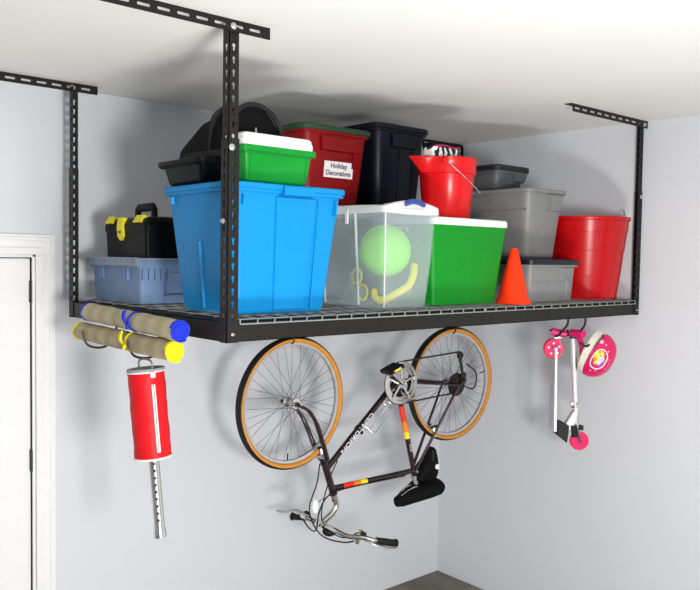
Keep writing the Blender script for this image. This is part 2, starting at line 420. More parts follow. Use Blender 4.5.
# grey totes on the right
LB = dict(rim=.016)
tote('storage_tote', 'small grey tote with navy lid on the deck between orange cone and red tub', 'storage tote', 1.600, 1.985, .050, .500, DK, .182, 'grey',
    taper=.010, r=.03, lid=(.016, 'navylid', .005), panels=[('f', .05, .155, .098, .160, .004, .006), ('f', .100, .112, .012, .13, .004, .002), ('f', -.16, .16, .092, .096, .002)])
ZG = DK+.182+.016
tote('storage_tote', 'big grey open tote with side handle stacked on the small navy-lidded tote', 'storage tote', 1.714, 2.034, .150, .700, ZG, .326, 'grey',
    taper=.030, r=.05, rimh=.018, panels=[('f', -.02, .115, .225, .306, .012, .022), ('f', -.005, .10, .236, .300, .016, .018), ('l', -.24, .24, .225, .229, .003)])
# support board of the stack: the open tote carries the dark one on its rim
tote('storage_tote', 'dark grey shoebox tote with black lid, topmost of the grey stack', 'storage tote', 1.715, 1.975, .340, .645, ZG+.326, .106, 'greydark',
    taper=.02, r=.035, lid=(.020, 'greylid', .004), panels=[('f', .0, .11, .045, .096, .010, .010), ('f', .06, .075, .01, .09, .004)])
# red and navy totes at the back, each on a plain tote
tote('storage_tote', 'plain black tote underneath the red holiday tote', 'storage tote', .70, 1.05, .56, 1.12, DK, .315, 'black', taper=.035, lid=(.014, 'greylid', .003))
tote('storage_tote', 'plain black tote underneath the tall navy tote', 'storage tote', 1.11, 1.45, .58, 1.12, DK, .315, 'black', taper=.035, lid=(.014, 'greylid', .003))
ZR = DK+.329
t, body, hw = tote('storage_tote', 'dark red tote with green lid and white Holiday Decorations label', 'storage tote', .685, 1.078, .520, 1.130, ZR, .398, 'redtote',
    taper=.035, r=.05, lid=(.016, 'hunter', .004), panels=[('f', -.10, .12, .305, .368, .014, .008), ('f', .085, .10, .24, .31, .012)])
sl = math.atan2(.035, .37)
lz = .232; ly = -(hw(lz)[1])-.0010
LM = Matrix.Translation((.016, ly-.0012, lz)) @ Matrix.Rotation(PI/2+sl, 4, 'X')
b = B(); b.box(-.080, .080, -.034, .034, -.0006, .0006)
lab = b.done('paper_label', 'paper', t, smooth=0); lab.data.transform(LM)
text('lettering', 'Holiday', .030, 'ink', lab, LM @ Matrix.Translation((0, .0155, .0012)))
text('lettering', 'Decorations', .030, 'ink', lab, LM @ Matrix.Translation((0, -.0150, .0012)), sx=.92)
tote('storage_tote', 'tall navy blue lidded tote between red tote and mop bucket', 'storage tote', 1.100, 1.455, .530, 1.120, ZR, .452, 'navy',
    taper=.030, r=.05, lid=(.014, 'navy', .004), panels=[('f', -.08, .09, .36, .425, .013, .008), ('f', -.02, -.012, .01, .36, .005), ('f', .07, .078, .01, .36, .005), ('l', -.2, .2, .36, .364, .004)])
# black tray and green box on the blue tote
ZBT = DK+.425
tote('storage_bin', 'shallow black lidded bin on the blue tote, under the duffel bag', 'storage bin', .022, .465, .205, .492, ZBT, .078, 'black',
    taper=.015, r=.02, rimh=.016, lid=(.008, 'black', .004))
t, body, hw = tote('storage_box', 'green plastic box with thick white lid on top of the blue tote', 'storage box', .088, .384, .050, .190, ZBT, .118, 'greentr',
    taper=.014, r=.012, rimh=.020, rim=.012, panels=[('f', -.115, -.108, .01, .095, .003), ('f', .108, .115, .01, .095, .003), ('f', -.13, .13, .09, .094, .002)])
b = B(); b.loft([rr(-.004,0,.134,.060,.112,.012), rr(-.004,0,.141,.066,.117,.012), rr(-.004,0,.140,.065,.138,.012), rr(-.004,0,.138,.063,.140,.012), rr(-.004,0,.137,.062,.150,.012), rr(-.004,0,.131,.056,.156,.012)])
b.done('lid', 'white', t)

# clear box with latch lid
CX0, CX1, CY0, CY1, CH = .690, .985, .035, .480, .372
t = thing('clear_storage_box', 'clear plastic box with blue latch showing a green ball and yellow snorkel inside', 'storage box', ((CX0+CX1)/2, (CY0+CY1)/2, DK))
w, d = (CX1-CX0)/2, (CY1-CY0)/2
def cring(z, ww, dd, r, notch=.010):
    """rounded rectangle whose long sides step in near the front corner"""
    out = []
    for (x, y, z_) in rr(0, 0, ww, dd, z, r, 4): out.append((x, y, z_))
    return out
rings = []
for z, i in ((.003, .050), (0, .040), (.004, .034), (.02, .030), (.18, .017), (CH-.002, .008)): rings.append(cring(z, w-i, d-i, .022))
for z, i in ((CH-.002, .011), (.18, .020), (.02, .033), (.006, .042), (.005, .055)): rings.append(cring(z, w-i, d-i, .020))
b = B(); b.loft(rings, (True, True)); b.done('tub', 'clear', t)
for (x, y) in ((-(w-.008), -.05), (-(w-.008), .15)):
    b = B(); b.hexa([(x+.022,y-.004,.01),(x+.022,y+.004,.01),(x+.026,y+.004,.01),(x+.026,y-.004,.01),(x-.004,y-.004,CH-.01),(x-.004,y+.004,CH-.01),(x+.002,y+.004,CH-.01),(x+.002,y-.004,CH-.01)])
    b.done('rib', 'clearlid', t)
b = B(); b.tube([(-(w-.040), -(d-.040), .006), (-(w-.031), -(d-.031), .03), (-(w-.021), -(d-.021), .18), (-(w-.013), -(d-.013), CH-.01)], .0028, 8); b.done('corner_rib', 'clearlid', t)
b = B(); n = 16; top = []; 
# lid: skirt plus crown that rises to the middle of every side
def lring(off, z, crown):
    pts = rr(0, 0, w+off, d+off, z, .025, 5); out = []
    ext = []
    # subdivide long edges
    m = len(pts)
    for i in range(m):
        p, q = pts[i], pts[(i+1) % m]; dist = math.hypot(p[0]-q[0], p[1]-q[1])
        k = 8 if dist > .08 else 1
        for s_ in range(k): ext.append((p[0]+(q[0]-p[0])*s_/k, p[1]+(q[1]-p[1])*s_/k, z))
    for (x, y, z_) in ext:
        c = crown*(max(0, 1-(x/w)**2) if abs(y) > abs(x)*d/w else .25*max(0, 1-(y/d)**2))
        out.append((x, y, z_+c))
    return out
b.loft([lring(-.012, CH-.001, 0), lring(.001, CH-.016, -.004), lring(.003, CH-.015, -.004), lring(.002, CH+.006, .022), lring(-.006, CH+.010, .023), lring(-.03, CH+.010, .018), lring(-.05, CH+.006, .0)])
b.done('lid', 'clearlid', t)
b = B(); path = [(x, -d-.004, CH+.034-5*(x-.0)**2-.004) for x in [-.052+.0104*i for i in range(11)]]
b.tube(path, [.007]+[.0105]*9+[.007], 8, flat=1.2); b.done('latch', 'latchblue', t)
b = B(); b.box(-.058, .058, -d-.006, -d+.006, CH-.020, CH+.004, .004); b.done('latch_plate', 'clearlid', t)
for y in (-.02, .15): b = B(); b.box(-w-.006, -w+.002, y, y+.015, CH-.055, CH, .002); b.done('lid_clip', 'clearlid', t)
def inbox(px, py, pz): return ((CX0+CX1)/2+px, (CY0+CY1)/2+py, DK+pz)
o = B().lathe([(.102*math.sin(a), -.102*math.cos(a)) for a in [PI*i/20 for i in range(21)]], (0,0,0), 'Z', 32).done('play_ball', 'ball')
o.location = inbox(.010, -.060, .218); o.location.z += ZB; tag(o, 'lime green ball inside the clear plastic box', 'ball')
# snorkel: mouthpiece at the left, tube rising to the right
t = thing('snorkel', 'yellow swimming snorkel lying slanted inside the clear box', 'snorkel', inbox(0, -.14, .008))
b = B(); b.tube(bez([(-.085, .02, .022), (-.06, .0, .024), (-.01, -.015, .050), (.04, -.02, .075), (.075, -.012, .115), (.098, .005, .155)], 8), .015, 12); b.done('breathing_tube', 'snork', t)
b = B(); b.tube(bez([(-.085, .02, .022), (-.098, .02, .035), (-.100, .02, .050)], 6), [.011]*6+[.013]*7, 12); b.tube([(-.100, .02, .048), (-.100, .02, .065)], [.016, .012], 10, flat=.6); b.done('mouthpiece', 'snork', t)
t = thing('swim_goggles', 'swimming goggles with yellow lens rings standing in the clear box', 'goggles', inbox(-.100, .0, .012))
for (y, z) in ((-.02, .105), (-.055, .045)):
    b = B(); b.tube([(0, y+.026*math.cos(a), z+.030*math.sin(a)) for a in [2*PI*i/20 for i in range(20)]], .0045, 8, closed=True); fr = b.done('lens_ring', 'snork', t)
    B().lathe([(.024, -.001), (.024, .001)], (0.0, y, z), 'X', 20).done('lens', 'gogl', fr)
b = B(); b.tube(bez([(0, -.005, .125), (.02, .03, .12), (.03, .045, .07), (.02, .0, .02), (0, -.05, .015)], 8), .004, 8, flat=2.2); b.done('strap', 'gogl', t)

# cooler
t = thing('cooler', 'green ice cooler with flat white lid beside the clear box, under the mop bucket', 'cooler', (1.243, .270, DK))
w, d = .244, .180
b = B(); b.loft([rr(-.008,0,w-.052,d-.03,.0,.02), rr(-.008,0,w-.044,d-.022,.004,.024), rr(0,0,w-.004,d-.004,.326,.024), rr(0,0,w-.02,d-.02,.326,.02)])
for i in range(15):
    u = -.5+1.0*i/14
    fb, ft = (w-.055)*u*2*.94, (w-.03)*u*2*.94
    b.hexa([(fb-.0015,-(d-.024),.03),(fb+.0015,-(d-.024),.03),(fb+.0015,-(d-.028),.03),(fb-.0015,-(d-.028),.03),(ft-.0015,-(d-.007),.27),(ft+.0015,-(d-.007),.27),(ft+.0015,-(d-.011),.27),(ft-.0015,-(d-.011),.27)])
b.done('cooler_body', 'coolergreen', t)
b = B(); b.loft([rr(0,0,w-.006,d-.006,.326,.022), rr(0,0,w,d,.328,.024), rr(0,0,w,d,.350,.024), rr(0,0,w-.006,d-.006,.357,.02)]); b.done('lid', 'white', t)
for s in (-1, 1): b = B(); b.tube([(s*(w+.001), -.05, .30), (s*(w+.006), -.04, .315), (s*(w+.006), .04, .315), (s*(w+.001), .05, .30)], .006, 8); b.done('handle', 'white', t)
ZCL = DK+.357

# mop bucket on the cooler
t = thing('mop_bucket', 'glossy red bucket with pouring spout standing on the green cooler', 'bucket', (1.300, .290, ZCL))
def bring(z, r, sp=0.):
    out = []
    for i in range(40):
        a = 2*PI*i/40; dlt = abs((a-math.radians(172)+PI) % (2*PI)-PI)
        k = math.exp(-(dlt/.26)**2)*sp
        out.append(((r+k)*math.cos(a)*1.06, (r+k)*math.sin(a)*1.06, z*1.11))
    return out
b = B(); b.loft([bring(.003, .080), bring(0, .092), bring(.005, .096), bring(.16, .111), bring(.175, .112, .006), bring(.178, .119, .012), bring(.205, .119, .040), bring(.232, .120, .070), bring(.236, .123, .075), bring(.238, .120, .073), bring(.236, .116, .070), bring(.20, .117, .02), bring(.16, .108), bring(.01, .092), bring(.008, .05)])
b.done('pail', 'red', t)
b = B()
a0 = math.radians(200); e1 = Vector((.125*math.cos(math.radians(255)), .125*math.sin(math.radians(255)), .225)); e2 = Vector((.125*math.cos(math.radians(320)), .125*math.sin(math.radians(320)), .215))
hb = []
for i in range(25):
    a = PI*i/24; hb.append((-.012+.012*0, 0, 0))
# wire bail resting down across the front-right side
p0 = Vector((-.030, -.121, .215)); p1 = Vector((.118, .040, .215))
path = [Vector(q) for q in ((-.100, -.080, .222), (-.088, -.105, .200), (-.035, -.137, .150), (.045, -.134, .105), (.105, -.090, .090), (.138, -.010, .110), (.125, .055, .170), (.100, .080, .222))]
b.tube(bez([Vector((p.x*1.08, p.y*1.08, p.z*1.11)) for p in path], 6), .0019, 8); b.done('wire_handle', 'chrome', t)
B().tube([(-.100, -.082, .245), (-.112, -.092, .245)], .013, 10).done('handle_lug', 'red', t)
# zebra print bag inside the bucket
t = thing('zebra_print_bag', 'black and white zebra print bag with pink trim sticking out of the mop bucket', 'bag', (1.280, .305, ZCL+.050))
t.scale = (1.08, 1.1, 1.0)
b = B(); b.loft([rr(0,0,.045,.022,0,.02), rr(0,0,.060,.030,.05,.02), rr(0,0,.078,.036,.20,.02), rr(0,0,.086,.034,.262,.02), rr(0,0,.080,.022,.268,.015)]); b.done('pouch', 'zebra', t)
b = B(); b.loft([rr(0,0,.087,.035,.260,.02), rr(0,0,.088,.035,.274,.02), rr(0,0,.080,.026,.279,.02)]); b.done('flap', 'fabricblk', t)
b = B(); b.tube(bez([(-.080, -.036, .262), (-.03, -.041, .267), (.02, -.039, .262), (.07, -.036, .266)], 5), .003, 6); b.done('pink_trim', 'pink', t)

# orange cone
t = thing('sport_cone', 'small fluorescent orange cone on the deck in front of the cooler', 'cone', (1.514, .082, DK))
b = B(); b.lathe([(.078, 0), (.079, .003), (.075, .010), (.068, .022), (.064, .03), (.017, .234), (.013, .240), (.010, .240), (.013, .232), (.058, .03), (.069, .004)], seg=40, closed=True)
b.done('cone_body', 'orange', t)

# round red tub
t = thing('red_tub', 'round red tub with rope handles at the far right end of the deck', 'tub', (2.243, .196, DK))
R0, R1, HT = .160, .219, .408
b = B(); b.lathe([(.12, .003), (R0-.01, 0), (R0-.002, .006), (R0+.002, .02), (.175, .12), (.1765, .121), (.189, .24), (.191, .242), (R1-.018, .33), (R1-.015, .332), (R1-.010, HT-.020), (R1-.003, HT-.018), (R1, HT-.010), (R1-.002, HT), (R1-.012, HT-.001), (R1-.016, HT-.02), (R0, .02), (R0-.02, .008), (.0, .008)], seg=56)
b.done('tub_body', 'redtub', t)
for a in (math.radians(-22), math.radians(158)):
    c, s = math.cos(a), math.sin(a); r = R1+.0
    P = lambda u, dr, z: ((r+dr)*c-u*s, (r+dr)*s+u*c, z)
    b = B(); b.tube(bez([P(-.030, -.020, HT-.045), P(-.030, .002, HT-.045), P(-.027, .010, HT-.01), P(-.018, .010, HT+.035), P(.0, .008, HT+.050), P(.018, .010, HT+.035), P(.027, .010, HT-.01), P(.030, .002, HT-.045), P(.030, -.02, HT-.045)], 6), .0052, 8)
    b.done('rope_handle', 'rope', t)

# smoky crate
X0, X1, Y0, Y1 = .062, .500, .715, 1.175
t = thing('lidded_crate', 'smoky blue translucent crate with toothed hinged lid, under the black toolbox', 'crate', ((X0+X1)/2, (Y0+Y1)/2, DK))
w, d, h = (X1-X0)/2, (Y1-Y0)/2, .165
b = B(); b.loft([rr(0,0,w-.027,d-.027,.002,.012), rr(0,0,w-.022,d-.022,0,.014), rr(0,0,w-.014,d-.014,h-.03,.014), rr(0,0,w-.004,d-.004,h-.03,.014), rr(0,0,w-.004,d-.004,h,.014), rr(0,0,w-.018,d-.018,h,.012), rr(0,0,w-.033,d-.033,.006,.012)])
for i in range(5):
    for s in (-1, 1):
        y = s*(.10+.022*i)
        if i < 2: b.box(-(w-.004), -(w-.02), y-.003, y+.003, h-.075, h-.03)
        x = s*(.09+.026*i)
        b.box(x-.003, x+.003, -(d-.004), -(d-.02), h-.075, h-.03)
b.box(-.1, .1, -(d-.010), -(d-.024), .03, .033); b.box(-.1, -.097, -(d-.010), -(d-.024), .03, .12); b.box(.097, .1, -(d-.010), -(d-.024), .03, .12); b.box(-.1, .1, -(d-.010), -(d-.024), .117, .12)
b.done('crate_body', 'crate', t)
b = B(); b.box(-w-.004, w, -d-.002, d+.004, h+.0005, h+.010, .002)
b.box(-w-.006, -w+.004, -d-.002, d+.004, h-.022, h+.012, .002)
b.done('lid', 'cratelid', t)
for i in range(9):
    y = -d+.03+i*(2*d-.06)/8; b = B()
    b.loft([[(-w-.0085, y-.010, h-.006), (-w-.0085, y+.010, h-.006), (-w-.0085, y, h+.008)], [(-w-.005, y-.010, h-.006), (-w-.005, y+.010, h-.006), (-w-.005, y, h+.008)]])
    b.done('lid_tooth', 'crate', t, smooth=0)
ZT = DK+h+.010

# toolbox
t = thing('toolbox', 'black plastic toolbox with yellow latches on the smoky blue crate', 'toolbox', (.205, .905, ZT))
w, d = .110, .185
b = B(); b.loft([rr(0,0,w-.012,d-.012,0,.01), rr(0,0,w-.008,d-.008,.004,.012), rr(0,0,w-.004,d-.006,.10,.012), rr(0,0,w-.004,d-.006,.104,.012)])
b.box(-.03, .03, -(d-.004), -(d-.012), .01, .098); b.done('box_base', 'black', t)
b = B(); b.loft([rr(0,0,w-.003,d-.003,.102,.014), rr(0,0,w,d,.106,.016), rr(0,0,w+.001,d+.001,.132,.018), rr(0,0,w-.012,d-.008,.152,.02), rr(0,0,w-.035,d-.02,.160,.02)])
lid = b.done('lid', 'black', t)
# yellow catches on the camera-left long side
for y in (-.115, .135):
    b = B(); b.hexa([(-w-.004,y-.034,.138),(-w-.004,y+.034,.138),(-w+.006,y+.034,.134),(-w+.006,y-.034,.134),(-w+.012,y-.030,.166),(-w+.012,y+.030,.166),(-w+.034,y+.030,.160),(-w+.034,y-.030,.160)])
    b.done('organiser_catch', 'yellow', t)
b = B(); y = .020
b.loft([[(-w-.006, y-.024, .158), (-w-.006, y+.024, .158), (-w+.014, y+.024, .156), (-w+.014, y-.024, .156)],
        [(-w-.010, y-.024, .12), (-w-.010, y+.024, .12), (-w, y+.024, .12), (-w, y-.024, .12)],
        [(-w-.008, y-.026, .085), (-w-.008, y+.022, .085), (-w+.002, y+.022, .085), (-w+.002, y-.026, .085)],
        [(-w-.003, y-.008, .068), (-w-.003, y+.010, .068), (-w+.004, y+.010, .068), (-w+.004, y-.008, .068)]])
lt = b.done('front_latch', 'yellow', t)
B().box(-w-.0115, -w-.007, y-.010, y+.010, .098, .104).done('latch_mark', 'ink', lt, smooth=0)
b = B(); b.tube([(-.02, -.082, .155), (-.02, -.080, .192), (-.02, -.072, .202), (-.02, .052, .202), (-.02, .060, .192), (-.02, .062, .155)], .0115, 10, flat=1.5); b.done('carry_handle', 'black', t)

# duffel bag on the black bin
t = thing('duffel_bag', 'black nylon duffel bag slumped on the shallow black bin', 'bag', (.238, .360, ZBT+.088))
b = B(); rings = []
secs = [(-.150, .86, 1.), (-.146, .97, 1.), (-.05, 1.0, .98), (.06, .98, .88), (.14, .92, .70), (.20, .80, .50), (.235, .55, .30)]
for (y, sw, sh) in secs:
    ring = []
    for i in range(29):
        a = PI*i/28; wob = 1+.03*math.sin(5*a+y*40)
        ring.append((.119*sw*math.cos(a)*wob, y, max(0, .184*sh*(math.sin(a)**.75)*wob)))
    rings.append(ring)
b.loft(rings); b.done('bag_body', 'fabricblk', t)
b = B(); b.tube([(.120*math.cos(a), -.154, .004+.184*max(0, math.sin(a))**.75) for a in [PI*i/28 for i in range(29)]], .009, 8); b.done('end_piping', 'fabricgrey', t)
b = B(); b.tube(bez([(-.119, -.06, .03), (-.104, -.05, .13), (-.070, -.04, .170), (-.03, -.03, .188), (.02, -.02, .190)], 6), .010, 8, flat=.35); b.done('carry_strap', 'fabricgrey', t)
b = B(); b.tube(bez([(.0, -.156, .11), (-.002, -.160, .09), (.0, -.158, .06)], 4), .0035, 6); b.done('zip_pull', 'alu', t)
b = B(); b.tube(bez([(-.118, -.148, .016), (-.132, -.02, .018), (-.130, .08, .016), (-.10, .14, .016)], 6), .012, 8, flat=.5); b.done('side_pocket_edge', 'fabricgrey', t)

# ------------------------------------------------------------------ hooks and rolled mats on the left side
def utility_hook(y, label):
    t = thing('utility_hook', label, 'hook', (0, y, 0), group=None)
    b = B(); b.tube(bez([(.020, 0, .030), (.016, 0, .0), (.012, 0, -.040), (-.010, 0, -.074), (-.050, 0, -.086), (-.092, 0, -.076), (-.112, -.004, -.050), (-.118, -.006, -.020)], 7), .0042, 8)
    b.done('hook_wire', 'hook', t)
    B().box(.006, .030, -.010, .010, .0040, .026, .001).done('clip', 'hook', t)
    return t
utility_hook(.800, 'dark curved steel hook cradling the yellow-ended mat near the rear post')
utility_hook(.425, 'dark curved steel hook holding the mats and the red tube bag')
def mat_roll(label, x, y0, z0, y1, z1, r, strawm, endm, ty, group):
    c = Vector((x, (y0+y1)/2, (z0+z1)/2)); ln = math.hypot(y1-y0, z1-z0)
    t = thing('rolled_straw_mat', label, 'beach mat', c, rot=(math.atan2(z1-z0, y1-y0), 0, 0))
    h = ln/2; b = B()
    rings = []
    for k in range(25):
        y = -h+2*h*k/24; sag = 1+.03*math.sin(k*1.3)-(.10 if abs(y-ty) < .02 else 0)
        e = 1. if k < 20 else 1+.02*(k-20)
        rings.append([(r*sag*math.cos(a)*(1+.05*math.cos(2*a+.6)), y, r*sag*math.sin(a)) for a in [2*PI*i/24 for i in range(24)]])
    b.loft(rings); b.done('straw_body', strawm, t)
    for s in (-1, 1):                 # spiral of coloured lining at either end
        b = B(); pts = []
        for i in range(70):
            a = i*.28; rr_ = r*1.04*(1-i/78); pts.append((rr_*math.cos(a+1), s*(h+.0035-.002*i/70), rr_*math.sin(a+1)))
        b.tube(pts, .0052, 6, up=(0, 1, 0), flat=.6)
        b.lathe([(0, s*(h-.012)), (r*1.0, s*(h-.012)), (r*1.02, s*(h+.001)), (0, s*(h+.003))], (0,0,0), 'Y', 20)
        if s < 0: b.lathe([(r*1.0, s*(h-.016)), (r*1.05, s*(h-.013)), (r*1.05, s*(h-.001)), (r*.99, s*(h+.001))], (0,0,0), 'Y', 28)
        b.done('coloured_lining', endm, t)
    b = B(); b.tube([((r*.96)*math.cos(a), ty+.004*math.sin(a), (r*.96)*math.sin(a)) for a in [2*PI*i/24 for i in range(24)]], .0038, 8, closed=True)
    kx, kz = -r*.88, r*.25
    b.lathe([(.006*math.sin(a), -.006*math.cos(a)) for a in [PI*i/8 for i in range(9)]], (kx-.006, ty, kz), 'Z', 10)
    b.tube(bez([(kx-.006, ty, kz), (kx-.014, ty+.016, kz+.010), (kx-.012, ty+.022, kz-.002), (kx-.006, ty+.004, kz)], 5), .0040, 6, flat=1.6)
    b.tube(bez([(kx-.006, ty, kz), (kx-.014, ty-.014, kz-.02), (kx-.008, ty-.022, kz-.042)], 5), .0042, 6, flat=1.6)
    b.tube(bez([(kx-.006, ty, kz), (kx-.016, ty-.004, kz-.024), (kx-.012, ty-.002, kz-.050)], 5), .0042, 6, flat=1.6)
    b.done('tie_ribbon', endm, t)
    return t
mat_roll('straw mat roll with blue tie and blue ends, upper of the two', -.072, .845, .048, .155, .030, .0335, 'straw', 'bluefab', .05, None)
mat_roll('straw mat roll with yellow tie and yellow ends, lower of the two', -.072, .920, -.030, .190, -.038, .0335, 'straw2', 'yelfab', .08, None)

# red tube bag (golf ball shag bag) on the second hook
t = thing('ball_shag_bag', 'red cylindrical zip bag with steel pickup tube hanging below the mats', 'bag', (-.034, .352, -.686), rot=(math.radians(-4), math.radians(-3.5), 0))
TOPZ = .568; BOTZ = .272
def bl(x): return x
b = B(); rings = []
for k in range(13):
    f = k/12; z = BOTZ+(TOPZ-BOTZ)*f; rr_ = .061*(1+.015*math.sin(k*2.1))
    rings.append([(rr_*math.cos(a)*(1+.012*math.sin(3*a+k)), rr_*math.sin(a)*(1+.012*math.sin(3*a+k)), z) for a in [2*PI*i/32 for i in range(32)]])
b.loft(rings); bag = b.done('tube_bag', 'shag', t)
b = B(); b.lathe([(0, TOPZ-.002), (.060, TOPZ-.002), (.0635, TOPZ+.001), (.0625, TOPZ+.006), (.057, TOPZ+.004), (0, TOPZ+.008)], seg=32); b.done('grey_top_panel', 'greyfab', bag)
b = B(); b.tube([(.0622*math.cos(a), .0622*math.sin(a), BOTZ+.002) for a in [2*PI*i/32 for i in range(32)]], .0035, 6, closed=True); b.done('bottom_piping', 'white', bag)
b = B(); b.tube([(.0622*math.cos(a), .0622*math.sin(a), TOPZ-.004) for a in [2*PI*i/32 for i in range(32)]], .0028, 6, closed=True); b.done('top_piping', 'white', bag)
za = math.radians(-98)
b = B(); b.hexa([(.0605*math.cos(za-.09), .0605*math.sin(za-.09), BOTZ+.025), (.0605*math.cos(za+.09), .0605*math.sin(za+.09), BOTZ+.025), (.0645*math.cos(za+.09), .0645*math.sin(za+.09), BOTZ+.025), (.0645*math.cos(za-.09), .0645*math.sin(za-.09), BOTZ+.025),
                 (.0605*math.cos(za-.09), .0605*math.sin(za-.09), TOPZ-.045), (.0605*math.cos(za+.09), .0605*math.sin(za+.09), TOPZ-.045), (.0645*math.cos(za+.09), .0645*math.sin(za+.09), TOPZ-.045), (.0645*math.cos(za-.09), .0645*math.sin(za-.09), TOPZ-.045)])
zp = b.done('zip_strip', 'white', bag)
b = B(); b.box(.064*math.cos(za)-.008, .064*math.cos(za)+.008, .064*math.sin(za)-.006, .064*math.sin(za)+.004, TOPZ-.022, TOPZ-.002, .002); b.done('zip_tab', 'white', bag)
b = B(); b.box(.064*math.cos(za)-.0015, .064*math.cos(za)+.0015, .0655*math.sin(za)-.002, .0655*math.sin(za)+.004, BOTZ+.03, TOPZ-.045); b.done('zip_teeth', 'greyfab', zp)
b = B(); b.tube(bez([(.0, .046, TOPZ+.002), (.0, .050, TOPZ+.016), (.0, .040, TOPZ+.031), (.0, .0, TOPZ+.037), (.0, -.040, TOPZ+.031), (.0, -.050, TOPZ+.016), (.0, -.046, TOPZ+.002)], 7), .0036, 8); b.done('carry_loop', 'cord', t)
b = B(); b.lathe([(.0185, BOTZ-.002), (.0185, .035), (.020, .030), (.0225, .0), (.0195, .0), (.0165, .03), (.0165, BOTZ-.002)], seg=28, closed=True); tb = b.done('pickup_tube', 'chrome', t)
for i in range(9):
    z = BOTZ-.02-.024*i; a = math.radians(-118)
    b = B(); b.lathe([(0, 0), (.0048, 0), (.0048, .0012), (0, .0012)], (0,0,0), 'Z', 12)
    o = b.done('tube_hole', 'ink', tb, loc=(.0186*math.cos(a), .0186*math.sin(a), z)); o.rotation_euler = (0, PI/2, a)

# ------------------------------------------------------------------ bicycle, upside down on two hooks
BX, BY, BZ = .869, .830, -1.06       # below the front axle; local x runs to the rear wheel, -y to the drive side
BA = -math.atan2(.05809763, .99831091)
bike = thing('bicycle', 'maroon road bicycle hanging upside down by its wheels under the rack', 'bicycle', (BX, BY, BZ), rotz=BA)
def bp(t, off, z): return Vector((t, -off, z-BZ))     # off > 0 : towards the camera
def tubeb(b, pts, r, seg=12, **k): return b.tube([bp(*p) for p in pts], r, seg, **k)
FA, RA, BB_ = (.010, 0, -.401), (1.034, 0, -.400), (.642, 0, -.352)
def torus_prof(R, r, a0, a1, n, cr=1.): return [(R+r*math.cos(a0+(a1-a0)*i/n), r*cr*math.sin(a0+(a1-a0)*i/n)) for i in range(n+1)]
def make_wheel(name, c, drive):
    C = bp(*c); RR = .3060; tr = .0160
    b = B()
    n = 20; prof = [(RR-tr+tr*math.cos(2*PI*i/n), tr*1.45*math.sin(2*PI*i/n)) for i in range(n)]
    seg = 80; R = [[b.bm.verts.new((C.x+r*math.cos(2*PI*k/seg), C.y+h, C.z+r*math.sin(2*PI*k/seg))) for k in range(seg)] for r, h in prof]
    b.use('rubber'); b.use('gum')
    for i in range(n):
        a = 2*PI*(i+.5)/n; d = abs((a+PI) % (2*PI)-PI)
        b.mi = b.mats.index('rubber') if d < math.radians(80) else b.mats.index('gum')
        A_, B2 = R[i], R[(i+1) % n]
        for k in range(seg): b.face([A_[k], A_[(k+1) % seg], B2[(k+1) % seg], B2[k]])
    wh = b.done(name, 'rubber', bike)
    b = B(); ri = RR-2*tr+.006
    b.lathe([(ri, -.0105), (ri, .0105), (ri-.006, .0110), (ri-.016, .0075), (ri-.019, 0), (ri-.016, -.0075), (ri-.006, -.0110)], C, 'Y', 80, closed=True); b.done('rim', 'alu', wh)
    b = B(); rh = .024
    b.lathe([(.010, -.052), (.010, -.034), (rh, -.033), (rh, -.029), (.012, -.024), (.012, .024), (rh, .029), (rh, .033), (.010, .034), (.010, .052)], C, 'Y', 24)
    b.lathe([(.004, -.068), (.004, .068)], C, 'Y', 10)
    b.lathe([(.0085, -.062), (.0085, -.055)], C, 'Y', 6); b.lathe([(.0085, .055), (.0085, .062)], C, 'Y', 6)
    b.done('hub', 'chrome', wh)
    b = B()
    for i in range(36):
        a = 2*PI*i/36; s = 1 if i % 2 else -1; k = 1 if (i//2) % 2 else -1; a2 = a+k*1.05
        b.tube([(C.x+rh*.9*math.cos(a2), C.y+s*.031, C.z+rh*.9*math.sin(a2)), (C.x+(ri-.017)*math.cos(a), C.y+s*.002, C.z+(ri-.017)*math.sin(a))], .00105, 5)
    b.done('spokes', 'spoke', wh)
    a = math.radians(-95 if not drive else 10)
    b = B(); b.tube([(C.x+(ri-.05)*math.cos(a), C.y, C.z+(ri-.05)*math.sin(a)), (C.x+(ri-.014)*math.cos(a), C.y, C.z+(ri-.014)*math.sin(a))], .0032, 8); b.done('valve', 'rubber', wh)
    if not drive:
        mt = Matrix.Translation(C) @ Matrix.Rotation(math.radians(5), 4, 'Z') @ Matrix.Translation(-C)
        for o in [wh]+list(wh.children): o.data.transform(mt)
    return wh
make_wheel('front_wheel', FA, False); rw = make_wheel('rear_wheel', RA, True)
# frame
HT0, HT1 = (.196, 0, -.700), (.256, 0, -.868)   # fork-crown end, stem end of head tube
SC = (.775, 0, -.832)
b = B()
tubeb(b, [HT0, HT1], .0175, 16); tubeb(b, [HT0, (.1975, 0, -.704), (.200, 0, -.712)], .0205, 16); tubeb(b, [(.252, 0, -.857), HT1], .0205, 16)
tubeb(b, [(.212, 0, -.738), BB_], .0150, 14); tubeb(b, [(.246, 0, -.838), SC], .0135, 14); tubeb(b, [BB_, (.781, 0, -.858)], .0142, 14)
b.lathe([(.020, -.034), (.020, .034)], bp(*BB_), 'Y', 18)
for s in (-1, 1):
    tubeb(b, [(.660, s*.016, -.353), (.74, s*.028, -.362), (1.034, s*.060, -.400)], [.0105, .0105, .0070], 10)
    tubeb(b, [(.777, s*.014, -.828), (.84, s*.026, -.722), (1.030, s*.060, -.404)], [.0080, .0080, .0062], 10)
    tubeb(b, [(1.015, s*.060, -.402), (1.045, s*.060, -.396)], .010, 8)
tubeb(b, [(.90, -.036, -.622), (.90, .036, -.622)], .005, 8); tubeb(b, [(.73, -.026, -.361), (.73, .026, -.361)], .005, 8)
b.done('frame', 'frame', bike)
